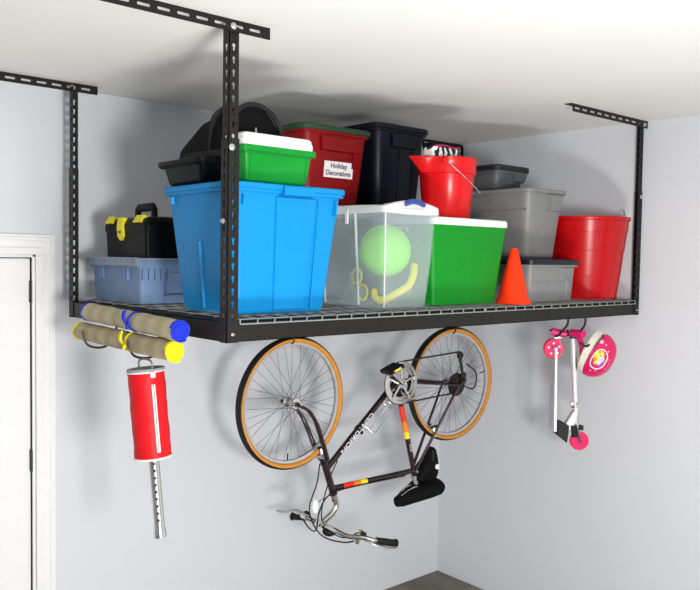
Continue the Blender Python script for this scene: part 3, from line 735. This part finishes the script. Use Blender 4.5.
# fork: blades curve from the crown to the axle
b = B()
tubeb(b, [(.192, 0, -.690), (.190, 0, -.682)], .022, 12)
tubeb(b, [(.189, -.036, -.682), (.189, .036, -.682)], .013, 10)
for s in (-1, 1):
    b.tube(bez([bp(.189, s*.036, -.684), bp(.150, s*.045, -.585), bp(.108, s*.052, -.492), bp(.060, s*.057, -.432), bp(.0, s*.060, -.401)], 6), [.0125]*6+[.0115]*6+[.0095]*6+[.0075]*7, 12)
    tubeb(b, [(.012, s*.060, -.404), (-.010, s*.060, -.400)], .009, 8)
b.done('fork', 'frame', bike)
# decals
def band(name, P, Q, f0, f1, r, m, par=bike):
    P, Q = Vector(P), Vector(Q); b = B(); b.tube([bp(*(P+(Q-P)*f0)), bp(*(P+(Q-P)*f1))], r, 16); return b.done(name, m, par)
TT0, TT1 = (.246, 0, -.838), SC
for f0, f1, m in ((.12, .24, 'decred'), (.24, .32, 'decor'), (.32, .40, 'decyel')): band('tube_stripe', TT0, TT1, f0, f1, .01385, m)
for f0, f1, m in ((.26, .42, 'decred'), (.42, .53, 'decor'), (.53, .60, 'decyel')): band('tube_stripe', BB_, (.781, 0, -.858), f0, f1, .01455, m)
D0, D1 = Vector((.212, 0, -.738)), Vector(BB_); dv = (D1-D0); ang = math.atan2(dv.z, dv.x)
mid = D0+dv*.40
TM = Matrix.Translation(bp(mid.x, .0158, mid.z)) @ Matrix.Rotation(-ang, 4, 'Y') @ Matrix.Rotation(PI/2, 4, 'X') @ Matrix.Rotation(PI, 4, 'Z')
text('down_tube_lettering', 'CENTURION', .028, 'declet', bike, TM, sx=1.6)
S0, S1 = Vector(BB_), Vector((.781, 0, -.858)); sv = S1-S0; ms = S0+sv*.70; an2 = math.atan2(sv.z, sv.x)
text('seat_tube_lettering', 'LTD', .022, 'declet', bike, Matrix.Translation(bp(ms.x, .0150, ms.z)) @ Matrix.Rotation(-an2, 4, 'Y') @ Matrix.Rotation(PI/2, 4, 'X'))
# stem, handlebar
b = B(); tubeb(b, [HT1, (.264, 0, -.893)], .0145, 14); tubeb(b, [(.262, 0, -.884), (.266, 0, -.898)], .0185, 8)
b.tube(bez([bp(.266, 0, -.896), bp(.272, 0, -.925), bp(.252, 0, -.955), bp(.205, 0, -.985), bp(.190, 0, -.995)], 6), [.0150]*25, 12)
b.lathe([(.019, -.024), (.019, .024)], bp(.186, 0, -.996), 'Y', 16)
b.done('stem', 'chrome', bike)
near = [(.186, 0, -.996), (.184, .035, -.997), (.165, .080, -.985), (.165, .14, -.985), (.190, .20, -1.000), (.235, .255, -1.000), (.285, .290, -1.015), (.389, .300, -1.045)]
far = [(.186, 0, -.996), (.182, -.035, -.997), (.150, -.080, -.980), (.158, -.12, -.985), (.205, -.15, -1.005), (.232, -.190, -1.028), (.218, -.225, -1.022), (.200, -.262, -1.036)]
b = B(); b.tube(bez([bp(*p) for p in far[::-1]] + [bp(*p) for p in near[1:]], 7), .0110, 12); hbar = b.done('handlebar', 'chrome', bike)
def grip(p, q): b = B(); tubeb(b, [p, q, q], [.0165, .0165, .0165], 12); tubeb(b, [q, tuple(Vector(q)+(Vector(q)-Vector(p)).normalized()*.006)], .020, 14); b.done('grip', 'rubber', hbar)
grip((.285, .290, -1.015), (.389, .300, -1.045)); grip((.232, -.190, -1.028), (.200, -.262, -1.036))
def lever(pts, body):
    b = B(); b.tube(bez([bp(*p) for p in pts], 6), .0055, 8, flat=1.8); o = b.done('brake_lever', 'alu', hbar)
    b = B(); tubeb(b, [body[0], body[1]], .013, 10); tubeb(b, [(body[0][0], body[0][1]-.012, body[0][2]+.016), (body[0][0], body[0][1]+.012, body[0][2]+.016)], .010, 8); b.done('lever_clamp', 'rubber', hbar)
lever([(.245, .262, -1.004), (.262, .300, -1.022), (.320, .326, -1.046), (.372, .330, -1.056)], ((.240, .250, -1.000), (.262, .282, -1.012)))
lever([(.225, -.190, -1.005), (.195, -.240, -.995), (.165, -.285, -1.010), (.140, -.320, -1.010)], ((.215, -.160, -1.010), (.228, -.182, -1.016)))
for p in ((.228, .245, -.975), (.215, .235, -1.020)):
    b = B(); b.lathe([(.012, -.006), (.012, .006)], bp(*p), 'Y', 12); b.done('shifter', 'chrome', hbar)
b = B(); b.lathe([(.034*math.sin(a), -.022*math.cos(a)) for a in [PI*i/10 for i in range(11)]], bp(.190, .060, -1.018), 'Z', 20); b.done('bell', 'rubber', hbar)
# cables
b = B(); b.tube(bez([bp(.240, .25, -1.00), bp(.21, .16, -1.045), bp(.15, .05, -1.03), bp(.13, -.02, -.93), bp(.165, -.01, -.80), bp(.150, .03, -.70)], 8), .0036, 6); b.done('cable', 'rubber', bike)
b = B(); b.tube(bez([bp(.215, -.22, -1.02), bp(.20, -.12, -1.055), bp(.17, -.02, -1.03), bp(.15, .03, -.93), bp(.20, .03, -.86), bp(.33, .018, -.845), bp(.70, .016, -.845)], 8), .0036, 6); b.done('cable', 'rubber', bike)
b = B(); b.tube(bez([bp(.228, .245, -.975), bp(.19, .15, -1.02), bp(.16, .04, -.96), bp(.20, .03, -.80), bp(.26, .022, -.700)], 8), .0030, 6); b.done('cable', 'rubber', bike)
b = B(); b.tube(bez([bp(1.04, .075, -.400), bp(1.12, .085, -.42), bp(1.135, .085, -.34), bp(1.06, .085, -.285)], 8), .0036, 6); b.done('cable', 'rubber', bike)
# brakes
def caliper(name, c, s, par=bike):
    b = B(); x, z = c
    for k in (-1, 1): b.tube(bez([bp(x, 0, z), bp(x-.006, k*.030, z+s*.014), bp(x-.012, k*.030, z+s*.045)], 5), .006, 8, flat=1.4)
    b.lathe([(.008, -.03), (.008, .03)], bp(x, 0, z), 'Y', 10); o = b.done(name, 'alu', par)
    for k in (-1, 1): b = B(); tubeb(b, [(x-.026, k*.022, z+s*.046), (x+.014, k*.022, z+s*.050)], .006, 8); b.done('brake_pad', 'rubber', o)
caliper('front_brake', (.170, -.672), 1); caliper('rear_brake', (.898, -.660), 1)
b = B(); b.lathe([(.016, 0), (.014, .006), (.0, .010)], (0,0,0), 'Z', 16); o = b.done('reflector', 'white', bike, loc=bp(.135, .02, -.900)); o.rotation_euler = (PI/2, 0, 0); o.scale = (1, 2.2, 1)
tubef = B(); tubeb(tubef, [(.135, .02, -.890), (.20, .0, -.875)], .003, 6); tubef.done('reflector_arm', 'alu', bike)
# crankset
CC = (.630, .052, -.355)
b = B(); C = bp(*CC)
for (R_, y, n_) in ((.106, 0, 52), (.088, .006, 44)):
    for k in range(2):
        prof = [(R_-.016, y-.002), (R_, y-.002), (R_, y+.002), (R_-.016, y+.002)]
    b.lathe(prof, C, 'Y', 56, closed=True)
    for i in range(n_):
        a = 2*PI*i/n_; b.tube([(C.x+(R_-.001)*math.cos(a), C.y+y, C.z+(R_-.001)*math.sin(a)), (C.x+(R_+.0035)*math.cos(a), C.y+y, C.z+(R_+.0035)*math.sin(a))], [.0024, .0012], 4)
for i in range(5):
    a = 2*PI*i/5+.3; b.tube([(C.x+.015*math.cos(a), C.y-.002, C.z+.015*math.sin(a)), (C.x+.098*math.cos(a), C.y-.001, C.z+.098*math.sin(a))], [.009, .0055], 8, flat=.5)
b.lathe([(.022, -.008), (.022, .006)], C, 'Y', 20)
cr = b.done('chainrings', 'chrome', bike)
dirv = Vector((-.72, .69)).normalized()
PE = (CC[0]+dirv.x*.165, .075, CC[2]+dirv.y*.128)
b = B(); tubeb(b, [CC[:1]+(.068,)+CC[2:], PE], [.013, .010], 10, flat=.7); tubeb(b, [(CC[0], -.02, CC[2]), (CC[0], .085, CC[2])], .009, 10); b.done('crank_arm', 'chrome', cr)
OE = (CC[0]-dirv.x*.165, -.060, CC[2]-dirv.y*.13)
b = B(); tubeb(b, [(CC[0], -.055, CC[2]), OE], [.013, .010], 10, flat=.7); b.done('crank_arm', 'chrome', cr)
for p, s in ((PE, 1), (OE, -1)):
    c = bp(p[0], p[1]+s*.045, p[2]); b = B().use('rubber')
    ca, sa = math.cos(-.35), math.sin(-.35)
    def q(x, y, z): return (c.x+x*ca+z*sa, c.y+y, c.z-x*sa+z*ca)
    for (u0, u1, v0, v1) in ((-.045, .045, -.040, -.028), (-.045, .045, .028, .040), (-.045, -.033, -.04, .04), (.033, .045, -.04, .04), (-.01, .01, -.04, .04)):
        b.hexa([q(u0,v0,-.009), q(u1,v0,-.009), q(u1,v1,-.009), q(u0,v1,-.009), q(u0,v0,.009), q(u1,v0,.009), q(u1,v1,.009), q(u0,v1,.009)])
    pd = b.done('pedal', 'rubber', cr)
    b = B(); b.hexa([q(-.022,-.043,-.005), q(.022,-.043,-.005), q(.022,-.0395,-.005), q(-.022,-.0395,-.005), q(-.022,-.043,.005), q(.022,-.043,.005), q(.022,-.0395,.005), q(-.022,-.0395,.005)])
    b.done('pedal_reflector', 'decyel', pd, smooth=0)
# cassette, derailleur, chain
RC = bp(RA[0], .040, RA[2]); b = B()
for i, R_ in enumerate((.062, .054, .046, .038, .030)):
    y = -.004*i; b.lathe([(.012, y-.001), (R_, y-.001), (R_, y+.001), (.012, y+.001)], RC, 'Y', 36)
    for k in range(int(R_*420)):
        a = 2*PI*k/int(R_*420); b.tube([(RC.x+R_*.98*math.cos(a), RC.y+y, RC.z+R_*.98*math.sin(a)), (RC.x+(R_+.004)*math.cos(a), RC.y+y, RC.z+(R_+.004)*math.sin(a))], [.0022, .001], 4)
b.done('sprockets', 'chain', bike)
b = B(); J1, J2 = (1.058, .066, -.352), (1.030, .066, -.240)
for p in (J1, J2): b.lathe([(.004, -.004), (.021, -.004), (.021, .004), (.004, .004)], bp(*p), 'Y', 22)
tubeb(b, [J1, J2], .008, 8, flat=.5); tubeb(b, [(1.034, .068, -.400), (1.062, .076, -.375), J1], .011, 8); tubeb(b, [(J1[0]-.012, .072, J1[2]-.004), (J2[0]-.012, .072, J2[2])], .006, 8)
b.done('rear_derailleur', 'chain', bike)
b = B(); cz = CC[2]
tubeb(b, [(CC[0]-.01, .050, cz-.106), (RA[0]+.0, .050, RA[2]-.040)], .0046, 6, flat=.6)
tubeb(b, [(CC[0]+.01, .050, cz+.107), (1.026, .066, -.221)], .0046, 6, flat=.6)
b.tube([bp(CC[0]+0.106*math.cos(a), .050, cz+.106*math.sin(a)) for a in [math.radians(d) for d in range(84, 277, 12)]], .0046, 6, flat=.6)
b.done('chain', 'chain', bike)
b = B(); tubeb(b, [(.700, .016, -.47), (.715, .040, -.445), (.740, .045, -.435)], .006, 8); b.lathe([(.018, -.004), (.018, .004)], bp(.690, .014, -.455), 'Y', 12); b.done('front_derailleur', 'alu', bike)
# bottle cage
def dt(f, o): # point on the down tube, o = offset perpendicular toward the inside of the frame
    p = D0+dv*f; nrm = Vector((-dv.z, 0, dv.x)).normalized(); nrm = -nrm if nrm.z > 0 else nrm
    return p+nrm*o
b = B()
for s in (-1, 1):
    A_ = [dt(.50, .020), dt(.50, .060), dt(.54, .078), dt(.80, .078), dt(.84, .060), dt(.82, .030), dt(.80, .018)]
    b.tube([bp(p.x, s*.026*(1 if 0 < i < 6 else .3), p.z) for i, p in enumerate(A_)], .0022, 6)
b.tube([bp(dt(.80, .045+.033*math.cos(a)).x, .034*math.sin(a), dt(.80, .045+.033*math.cos(a)).z) for a in [2*PI*i/16 for i in range(16)]], .0022, 6, closed=True)
b.done('bottle_cage', 'alu', bike)
b = B(); b.tube([bp(dt(.44, .010).x, .0, dt(.44, .010).z), bp(dt(.44, .034).x, .004, dt(.44, .034).z)], [.012, .008], 8); tubeb(b, [(dt(.46, .0).x, 0, dt(.46, 0).z), (dt(.42, .0).x, 0, dt(.42, 0).z)], .0175, 12)
b.done('shift_lever_clamp', 'rubber', bike)
# seat post, saddle, seat bag
b = B(); tubeb(b, [(.779, 0, -.850), (.800, 0, -.925)], .0125, 12); tubeb(b, [(.770, 0, -.836), (.795, .0, -.840)], .014, 8); b.done('seat_post', 'alu', bike)
b = B(); rings = []
prof = [(.648, .008, .975, .012), (.660, .024, .973, .030), (.70, .034, .968, .040), (.75, .048, .955, .048), (.80, .078, .942, .052), (.85, .100, .932, .054), (.895, .104, .926, .054), (.922, .086, .924, .048), (.934, .04, .924, .026)]
for (x, hw_, z, th) in prof:
    ring = []
    for i in range(20):
        a = 2*PI*i/20; cx, sz = math.cos(a), math.sin(a)
        zz = (-z) + (th*.75*sz if sz > 0 else th*1.0*sz)
        ring.append(bp(x, hw_*cx, zz-.012*(1-abs(cx)**2)*0))
    rings.append(ring)
b.loft(rings); b.done('saddle', 'fabricblk', bike)
b = B()
for s in (-1, 1): b.tube(bez([bp(.68, s*.012, -.945), bp(.74, s*.020, -.918), bp(.83, s*.022, -.912), bp(.92, s*.035, -.925)], 5), .0035, 8)
b.done('saddle_rails', 'chrome', bike)
t = thing('seat_bag', 'small black bag with white reflective dot strapped under the bicycle saddle', 'bag', (0, 0, 0))
t.location = bike.location; t.rotation_euler = bike.rotation_euler
b = B(); rings = []
for (z, xa, xb, hy) in ((-.892, .800, .895, .026), (-.885, .785, .915, .036), (-.86, .785, .922, .042), (-.81, .822, .925, .040), (-.77, .860, .922, .034), (-.735, .868, .915, .028), (-.725, .878, .905, .018)):
    c = (xa+xb)/2; w_ = (xb-xa)/2; rings.append([bp(c+p[0], p[1], z) for p in rr(0,0,w_,hy,0,.018)])
b.loft(rings); b.done('pouch', 'fabricblk', t)
b = B(); b.lathe([(.0, -.003), (.014, -.003), (.014, .003), (.0, .003)], bp(.902, .0425, -.822), 'Y', 16); b.done('reflective_dot', 'white', t)
b = B(); b.box(.872, .884, -.037, -.030, -.80-BZ, -.735-BZ); b.done('strap', 'fabricgrey', t)

def bike_hook(lx, label):
    t = thing('bike_hook', label, 'hook', (0, 0, 0)); t.location = bike.location; t.rotation_euler = bike.rotation_euler
    C = (lx, 0, -.090)
    b = B(); b.tube(bez([bp(lx, -.030, .0640), bp(lx, -.030, -.02), bp(lx, -.026, -.100), bp(lx, -.012, -.125), bp(lx, .010, -.127), bp(lx, .024, -.110), bp(lx, .028, -.085)], 7), .0050, 8); b.done('hook_wire', 'hook', t)
    b = B(); b.box(lx-.02, lx+.02, .020, .040, .0655-BZ, .0695-BZ); b.box(lx-.012, lx+.012, .024, .036, .050-BZ, .066-BZ); b.done('deck_clip', 'hook', t)
bike_hook(0.0, 'coated hook carrying the front wheel of the bicycle'); bike_hook(1.034, 'coated hook carrying the rear wheel of the bicycle')

# ------------------------------------------------------------------ scooter and helmet at the right end
SX, SY = 2.045, .120
t = thing('kick_scooter', 'folded silver kick scooter with pink wheels hanging under the right end', 'scooter', (SX, SY, -.66), rotz=math.radians(-40))
def sp(x, y, z): return Vector(((x-SX)*.6, y-SY, z+.66))
def wheel_sc(name, c, R_, m):
    C = sp(*c); b = B(); b.lathe([(R_-.014, -.011), (R_-.004, -.011), (R_, -.006), (R_, .006), (R_-.004, .011), (R_-.014, .011)], C, 'Y', 32, closed=True); w_ = b.done(name, m, t)
    b = B(); b.lathe([(.006, -.009), (R_-.013, -.009), (R_-.013, -.004), (.012, -.004), (.010, -.012), (.004, -.014)], C, 'Y', 24); b.lathe([(R_-.013, -.003), (R_-.013, .009), (0, .009)], C, 'Y', 24)
    b.done('wheel_core', 'pink' if m == 'pinkw' else m, w_)
    b = B()
    for i in range(5):
        a = 2*PI*i/5+.4; b.lathe([(.0055, -.0108), (.0055, -.0085)], (C.x+.027*math.cos(a), C.y, C.z+.027*math.sin(a)), 'Y', 10)
    b.done('wheel_print', 'white' if R_ > .047 else 'pinkw', w_)
    return w_
wheel_sc('rear_wheel', (1.894, .130, -.160), .050, 'pinkw'); wheel_sc('front_wheel', (2.122, .125, -.610), .046, 'pinkw')
b = B()   # deck seen edge on
b.hexa([sp(1.886,.085,-.150), sp(1.905,.085,-.150), sp(1.905,.175,-.150), sp(1.886,.175,-.150), sp(1.893,.085,-.560), sp(1.918,.085,-.560), sp(1.918,.175,-.560), sp(1.893,.175,-.560)][:8])
dk = b.done('deck', 'silver', t, bevel=.002)
b = B(); b.hexa([sp(1.906,.090,-.200), sp(1.9085,.090,-.200), sp(1.9085,.170,-.200), sp(1.906,.170,-.200), sp(1.918,.090,-.52), sp(1.9205,.090,-.52), sp(1.9205,.170,-.52), sp(1.918,.170,-.52)]); b.done('grip_tape', 'pink', dk, smooth=0)
b = B(); b.tube([sp(1.894+.060*math.cos(a), .130, -.160+.060*math.sin(a)) for a in [math.radians(d) for d in range(-85, 60, 12)]], .018, 8, flat=.18, up=(0, 1, 0)); b.tube([sp(1.905, .13, -.115), sp(1.955, .128, -.095)], .012, 8, flat=.5); b.done('rear_fender', 'silver', t)
b = B(); b.lathe([(.004, -.03), (.010, -.03), (.010, .03), (.004, .03)], sp(1.894, .130, -.160), 'Y', 12); b.done('axle_bolt', 'chrome', t)
b = B(); b.tube([sp(2.043, .120, -.090), sp(2.066, .120, -.300)], .0150, 14); b.tube([sp(2.066, .120, -.300), sp(2.084, .120, -.470)], .0125, 14); stc = b.done('steering_tube', 'silver', t)
b = B(); b.tube([sp(2.072, .120, -.418), sp(2.076, .120, -.445)], .020, 12); b.tube([sp(2.046, .115, -.425), sp(2.10, .105, -.440)], .006, 8); b.lathe([(.010, -.01), (.010, .01)], sp(2.046, .112, -.425), 'Y', 10); b.done('clamp', 'chrome', t)
b = B(); b.hexa([sp(2.060,.100,-.460), sp(2.095,.100,-.460), sp(2.095,.140,-.460), sp(2.060,.140,-.460), sp(1.985,.100,-.535), sp(2.060,.100,-.565), sp(2.060,.140,-.565), sp(1.985,.140,-.535)]); b.done('folding_bracket', 'silver', t, bevel=.003)
b = B(); b.hexa([sp(1.925,.085,-.505), sp(2.020,.085,-.530), sp(2.020,.165,-.530), sp(1.925,.165,-.505), sp(1.920,.085,-.575), sp(2.005,.085,-.615), sp(2.005,.165,-.615), sp(1.920,.165,-.575)]); b.done('deck_nose', 'rubber', t, bevel=.004)
b = B(); b.tube([sp(2.084, .120, -.470), sp(2.088, .120, -.545)], .017, 12)
for s in (-1, 1): b.tube([sp(2.088, .120+s*.004, -.545), sp(2.095, .120+s*.020, -.555), sp(2.120, .125+s*.020, -.612)], .008, 8)
b.done('front_fork', 'chrome', t)
b = B(); b.tube([sp(2.060, .10, -.53), sp(2.075, .10, -.585)], .016, 8); b.box(.024, .060, -.015, .025, .105, .125); b.done('fender_block', 'rubber', t)
b = B()
b.tube([sp(1.875, .135, -.078), sp(1.990, .120, -.088)], .0185, 14); b.lathe([(0, -.003), (.013, -.003), (.013, 0)], sp(1.885, .1165, -.079), 'Y', 12); b.done('handle_grip', 'pink', t)
b = B(); b.tube([sp(2.020, .105, -.080), sp(2.075, .07, -.078), sp(2.09, .05, -.080)], .0180, 14); b.tube(bez([sp(2.07, .09, -.09), sp(2.095, .075, -.14), sp(2.10, .075, -.20), sp(2.085, .08, -.25)], 5), .014, 10); b.done('handle_grip', 'pink', t)
b = B(); b.tube([sp(1.985, .120, -.088), sp(2.045, .118, -.086)], .011, 12); b.lathe([(.016, 0), (.016, .03)], sp(2.044, .12, -.108), 'Z', 14); b.done('tee_joint', 'hook', t)
def strap_hook(x, y, label, drop):
    h = thing('utility_hook', label, 'hook', (x, y, 0))
    b = B(); b.tube(bez([(0, 0, .020), (0, 0, -.03), (0, .020, -drop+.02), (0, .060, -drop-.020), (0, .090, -drop+.004), (0, .098, -.07)], 6), .0055, 8, flat=1.); b.done('hook_wire', 'hook', h)
    B().box(-.010, .010, -.030, .004, .0045, .012, .001).done('clip', 'hook', h)
strap_hook(1.982, .110, 'dark hook holding the left pink grip of the scooter', .080)
strap_hook(2.052, .060, 'dark hook beside the helmet holding the scooter stem', .085)

# helmet: a half dome on its side, opening towards the left
t = thing('child_helmet', 'child bike helmet, magenta with cream rim and round printed emblem, hanging beside the scooter', 'helmet', (2.105, -.010, -.208))
t.scale = (.88, .88, .88)
ax = Vector((.21, -.85, -.45)).normalized()        # direction the crown points
s1 = Vector((.27, -.41, .87)); s1 = (s1-ax*s1.dot(ax)).normalized(); s2 = ax.cross(s1)
def hpt(u, a, k=1.):   # u 0 at rim .. 1 at crown ; front-back is longer along s1
    r = math.cos(u*PI/2)**.85; e = 1+.06*math.cos(a)
    return (s1*(.128*e*r*math.cos(a)*k) + s2*(.098*r*math.sin(a)*k) + ax*(.105*math.sin(u*PI/2)*k-.055))
b = B(); rings = [[hpt(u, 2*PI*i/36) for i in range(36)] for u in (.0, .05, .12, .25, .38, .5, .62, .74, .85, .93, .985)]
inner = [[hpt(u, 2*PI*i/36, .86) for i in range(36)] for u in (.985, .85, .62, .38, .12, .0)]
b.loft(rings+inner, (False, False)); R0_ = None
b.bm.verts.ensure_lookup_table()
shell = b.done('helmet_shell', 'helm', t)
bm2 = bmesh.new(); bm2.from_mesh(shell.data); bm2.verts.ensure_lookup_table()
n_ = 36; tot = len(bm2.verts)
last = [bm2.verts[tot-n_+i] for i in range(n_)]; first = [bm2.verts[i] for i in range(n_)]
for i in range(n_): bm2.faces.new([last[i], last[(i+1) % n_], first[(i+1) % n_], first[i]])
bmesh.ops.recalc_face_normals(bm2, faces=bm2.faces[:]); bm2.to_mesh(shell.data); bm2.free()
b = B(); rim = []
for j, (kk, dd) in enumerate(((1.012, .004), (1.0, -.026), (.93, -.034), (.84, -.024), (.84, .010))):
    rim.append([hpt(0, 2*PI*i/36, 1)*1.0 + (s1*math.cos(2*PI*i/36)*.125+s2*math.sin(2*PI*i/36)*.098)*(kk-1) + ax*(dd-.012*(1+math.cos(2*PI*i/36-.2))) for i in range(36)])
b.loft(rim+[rim[0]], (False, False)); b.done('foam_rim', 'foam', t)
# round emblem on the side facing the viewer, a cluster of plain coloured dots inside a white ring
def onshell(du, dv_):   # emblem coordinates -> direction on the shell
    base_u, base_a = .36, math.radians(-93)
    return base_u, base_a
cen_u = .34
cands = [(2*PI*i/72) for i in range(72)]
best = min(cands, key=lambda a: (hpt(cen_u, a)+ax*.055).normalized().dot(Vector((.83, .55, 0))))
def em(x, y, k=1.012):
    u = cen_u + y; a = best + x
    return hpt(u, a, k)
def patch(name, cx, cy, rx, ry, m, par, k=1.012, ring=None):
    b = B()
    if ring:
        b.tube([em(cx+rx*math.cos(a), cy+ry*math.sin(a)*(1+.12*math.cos(2*a)), k) for a in [2*PI*i/32 for i in range(32)]], ring, 6, closed=True)
    else:
        R = [[b.bm.verts.new(em(cx+rx*f*math.cos(a), cy+ry*f*math.sin(a), k)) for a in [2*PI*i/16 for i in range(16)]] for f in (.3, .7, 1.)]
        for q0, q1 in zip(R, R[1:]):
            for i in range(16): b.face([q0[i], q0[(i+1) % 16], q1[(i+1) % 16], q1[i]])
        b.face(R[0])
        ext = [b.bm.verts.new(em(cx+rx*1.0*math.cos(a), cy+ry*1.0*math.sin(a), .99)) for a in [2*PI*i/16 for i in range(16)]]
        for i in range(16): b.face([R[-1][i], R[-1][(i+1) % 16], ext[(i+1) % 16], ext[i]])
    return b.done(name, m, par)
emb = patch('emblem_ring', 0, .0, .50, .27, 'white', shell, 1.012, ring=.0030)
for (x, y, rx, ry, m, k) in ((-.12, -.06, .30, .15, 'yellow', 1.016), (.12, -.02, .18, .11, 'yellow', 1.018), (-.10, .08, .12, .07, 'lilac', 1.022), (.20, .10, .12, .07, 'viol', 1.02), (.02, .04, .12, .08, 'lilac', 1.024), (.05, -.12, .10, .06, 'decor', 1.024),
                       (.14, .04, .07, .04, 'white', 1.03), (-.2, -.04, .06, .05, 'teal', 1.026), (.26, -.02, .07, .05, 'viol', 1.03), (-.02, .13, .07, .04, 'teal', 1.026), (-.30, -.12, .06, .04, 'decor', 1.026)):
    patch('emblem_dot', x, y, rx, ry, m, emb, k)
for (x, y) in ((.62, .05), (.70, -.1), (-.62, .10), (.5, .38), (-.35, .34), (-.1, .40), (.2, .42), (-.75, -.1)): patch('printed_spot', x, y, .045, .026, 'lilac', shell, 1.012)
b = B(); P0 = hpt(0, PI*.0, 1)-ax*.012
b.tube(bez([hpt(.02, .35, .95), hpt(0, .2, .8)-ax*.03, Vector((-.110, .03, .085)), Vector((-.150, .055, .105))], 6), .006, 8, flat=.4)
b.tube(bez([hpt(.02, -.35, .95), hpt(0, -.2, .8)-ax*.03, Vector((-.110, .03, .085))], 6), .006, 8, flat=.4)
b.done('chin_strap', 'rubber', t)
b = B(); b.lathe([(.012*math.sin(a), -.012*math.cos(a)) for a in [PI*i/8 for i in range(9)]], Vector((-.055, -.02, .108)), 'Z', 12); b.done('buckle', 'lilac', t)

# ------------------------------------------------------------------ light
def area(name, loc, target, size, power, col, sy=None):
    l = bpy.data.lights.new(name, 'AREA'); l.energy = power; l.color = col; l.size = size
    if sy: l.shape = 'RECTANGLE'; l.size_y = sy
    o = bpy.data.objects.new(name, l); COL.objects.link(o); o.location = loc
    o.rotation_euler = (Vector(target)-Vector(loc)).to_track_quat('-Z', 'Y').to_euler(); return o
area('camera_flash', (-.70, -2.75, ZB-.10), (.9, .6, ZB-.05), .45, 82, (1, .985, .95))
area('garage_opening', (-.6, -4.3, ZB-.45), (.6, 1, ZB-.1), 4.6, 36, (.97, .985, 1.), 2.2)
area('sunlit_floor_patch', (-.2, -1.95, .03), (.5, -.9, ZC), .9, 112, (1, .985, .95), .7)
w_ = bpy.data.worlds.new('world'); bpy.context.scene.world = w_; w_.use_nodes = True
bg = w_.node_tree.nodes['Background']; bg.inputs[0].default_value = (.56, .69, 1., 1); bg.inputs[1].default_value = .27

# ------------------------------------------------------------------ camera (solved from the rack's geometry)
yaw, pitch, roll, F = .7195, -.047, .0155, 794.081
f = Vector((math.sin(yaw)*math.cos(pitch), math.cos(yaw)*math.cos(pitch), math.sin(pitch)))
r = Vector((math.cos(yaw), -math.sin(yaw), 0)); u = r.cross(f)
c_, s_ = math.cos(roll), math.sin(roll); r2 = c_*r+s_*u; u2 = -s_*r+c_*u
cd = bpy.data.cameras.new('camera'); cd.sensor_fit = 'HORIZONTAL'; cd.sensor_width = 36; cd.lens = F*36/700; cd.clip_start = .05
cam = bpy.data.objects.new('camera', cd); COL.objects.link(cam)
mw = Matrix(((r2.x, u2.x, -f.x, -1.3044), (r2.y, u2.y, -f.y, -2.0545), (r2.z, u2.z, -f.z, .2667+ZB), (0, 0, 0, 1)))
cam.matrix_world = mw
sc = bpy.context.scene; sc.camera = cam
sc.view_settings.view_transform = 'Standard'; sc.view_settings.look = 'None'; sc.view_settings.gamma = 1; sc.view_settings.exposure = 0
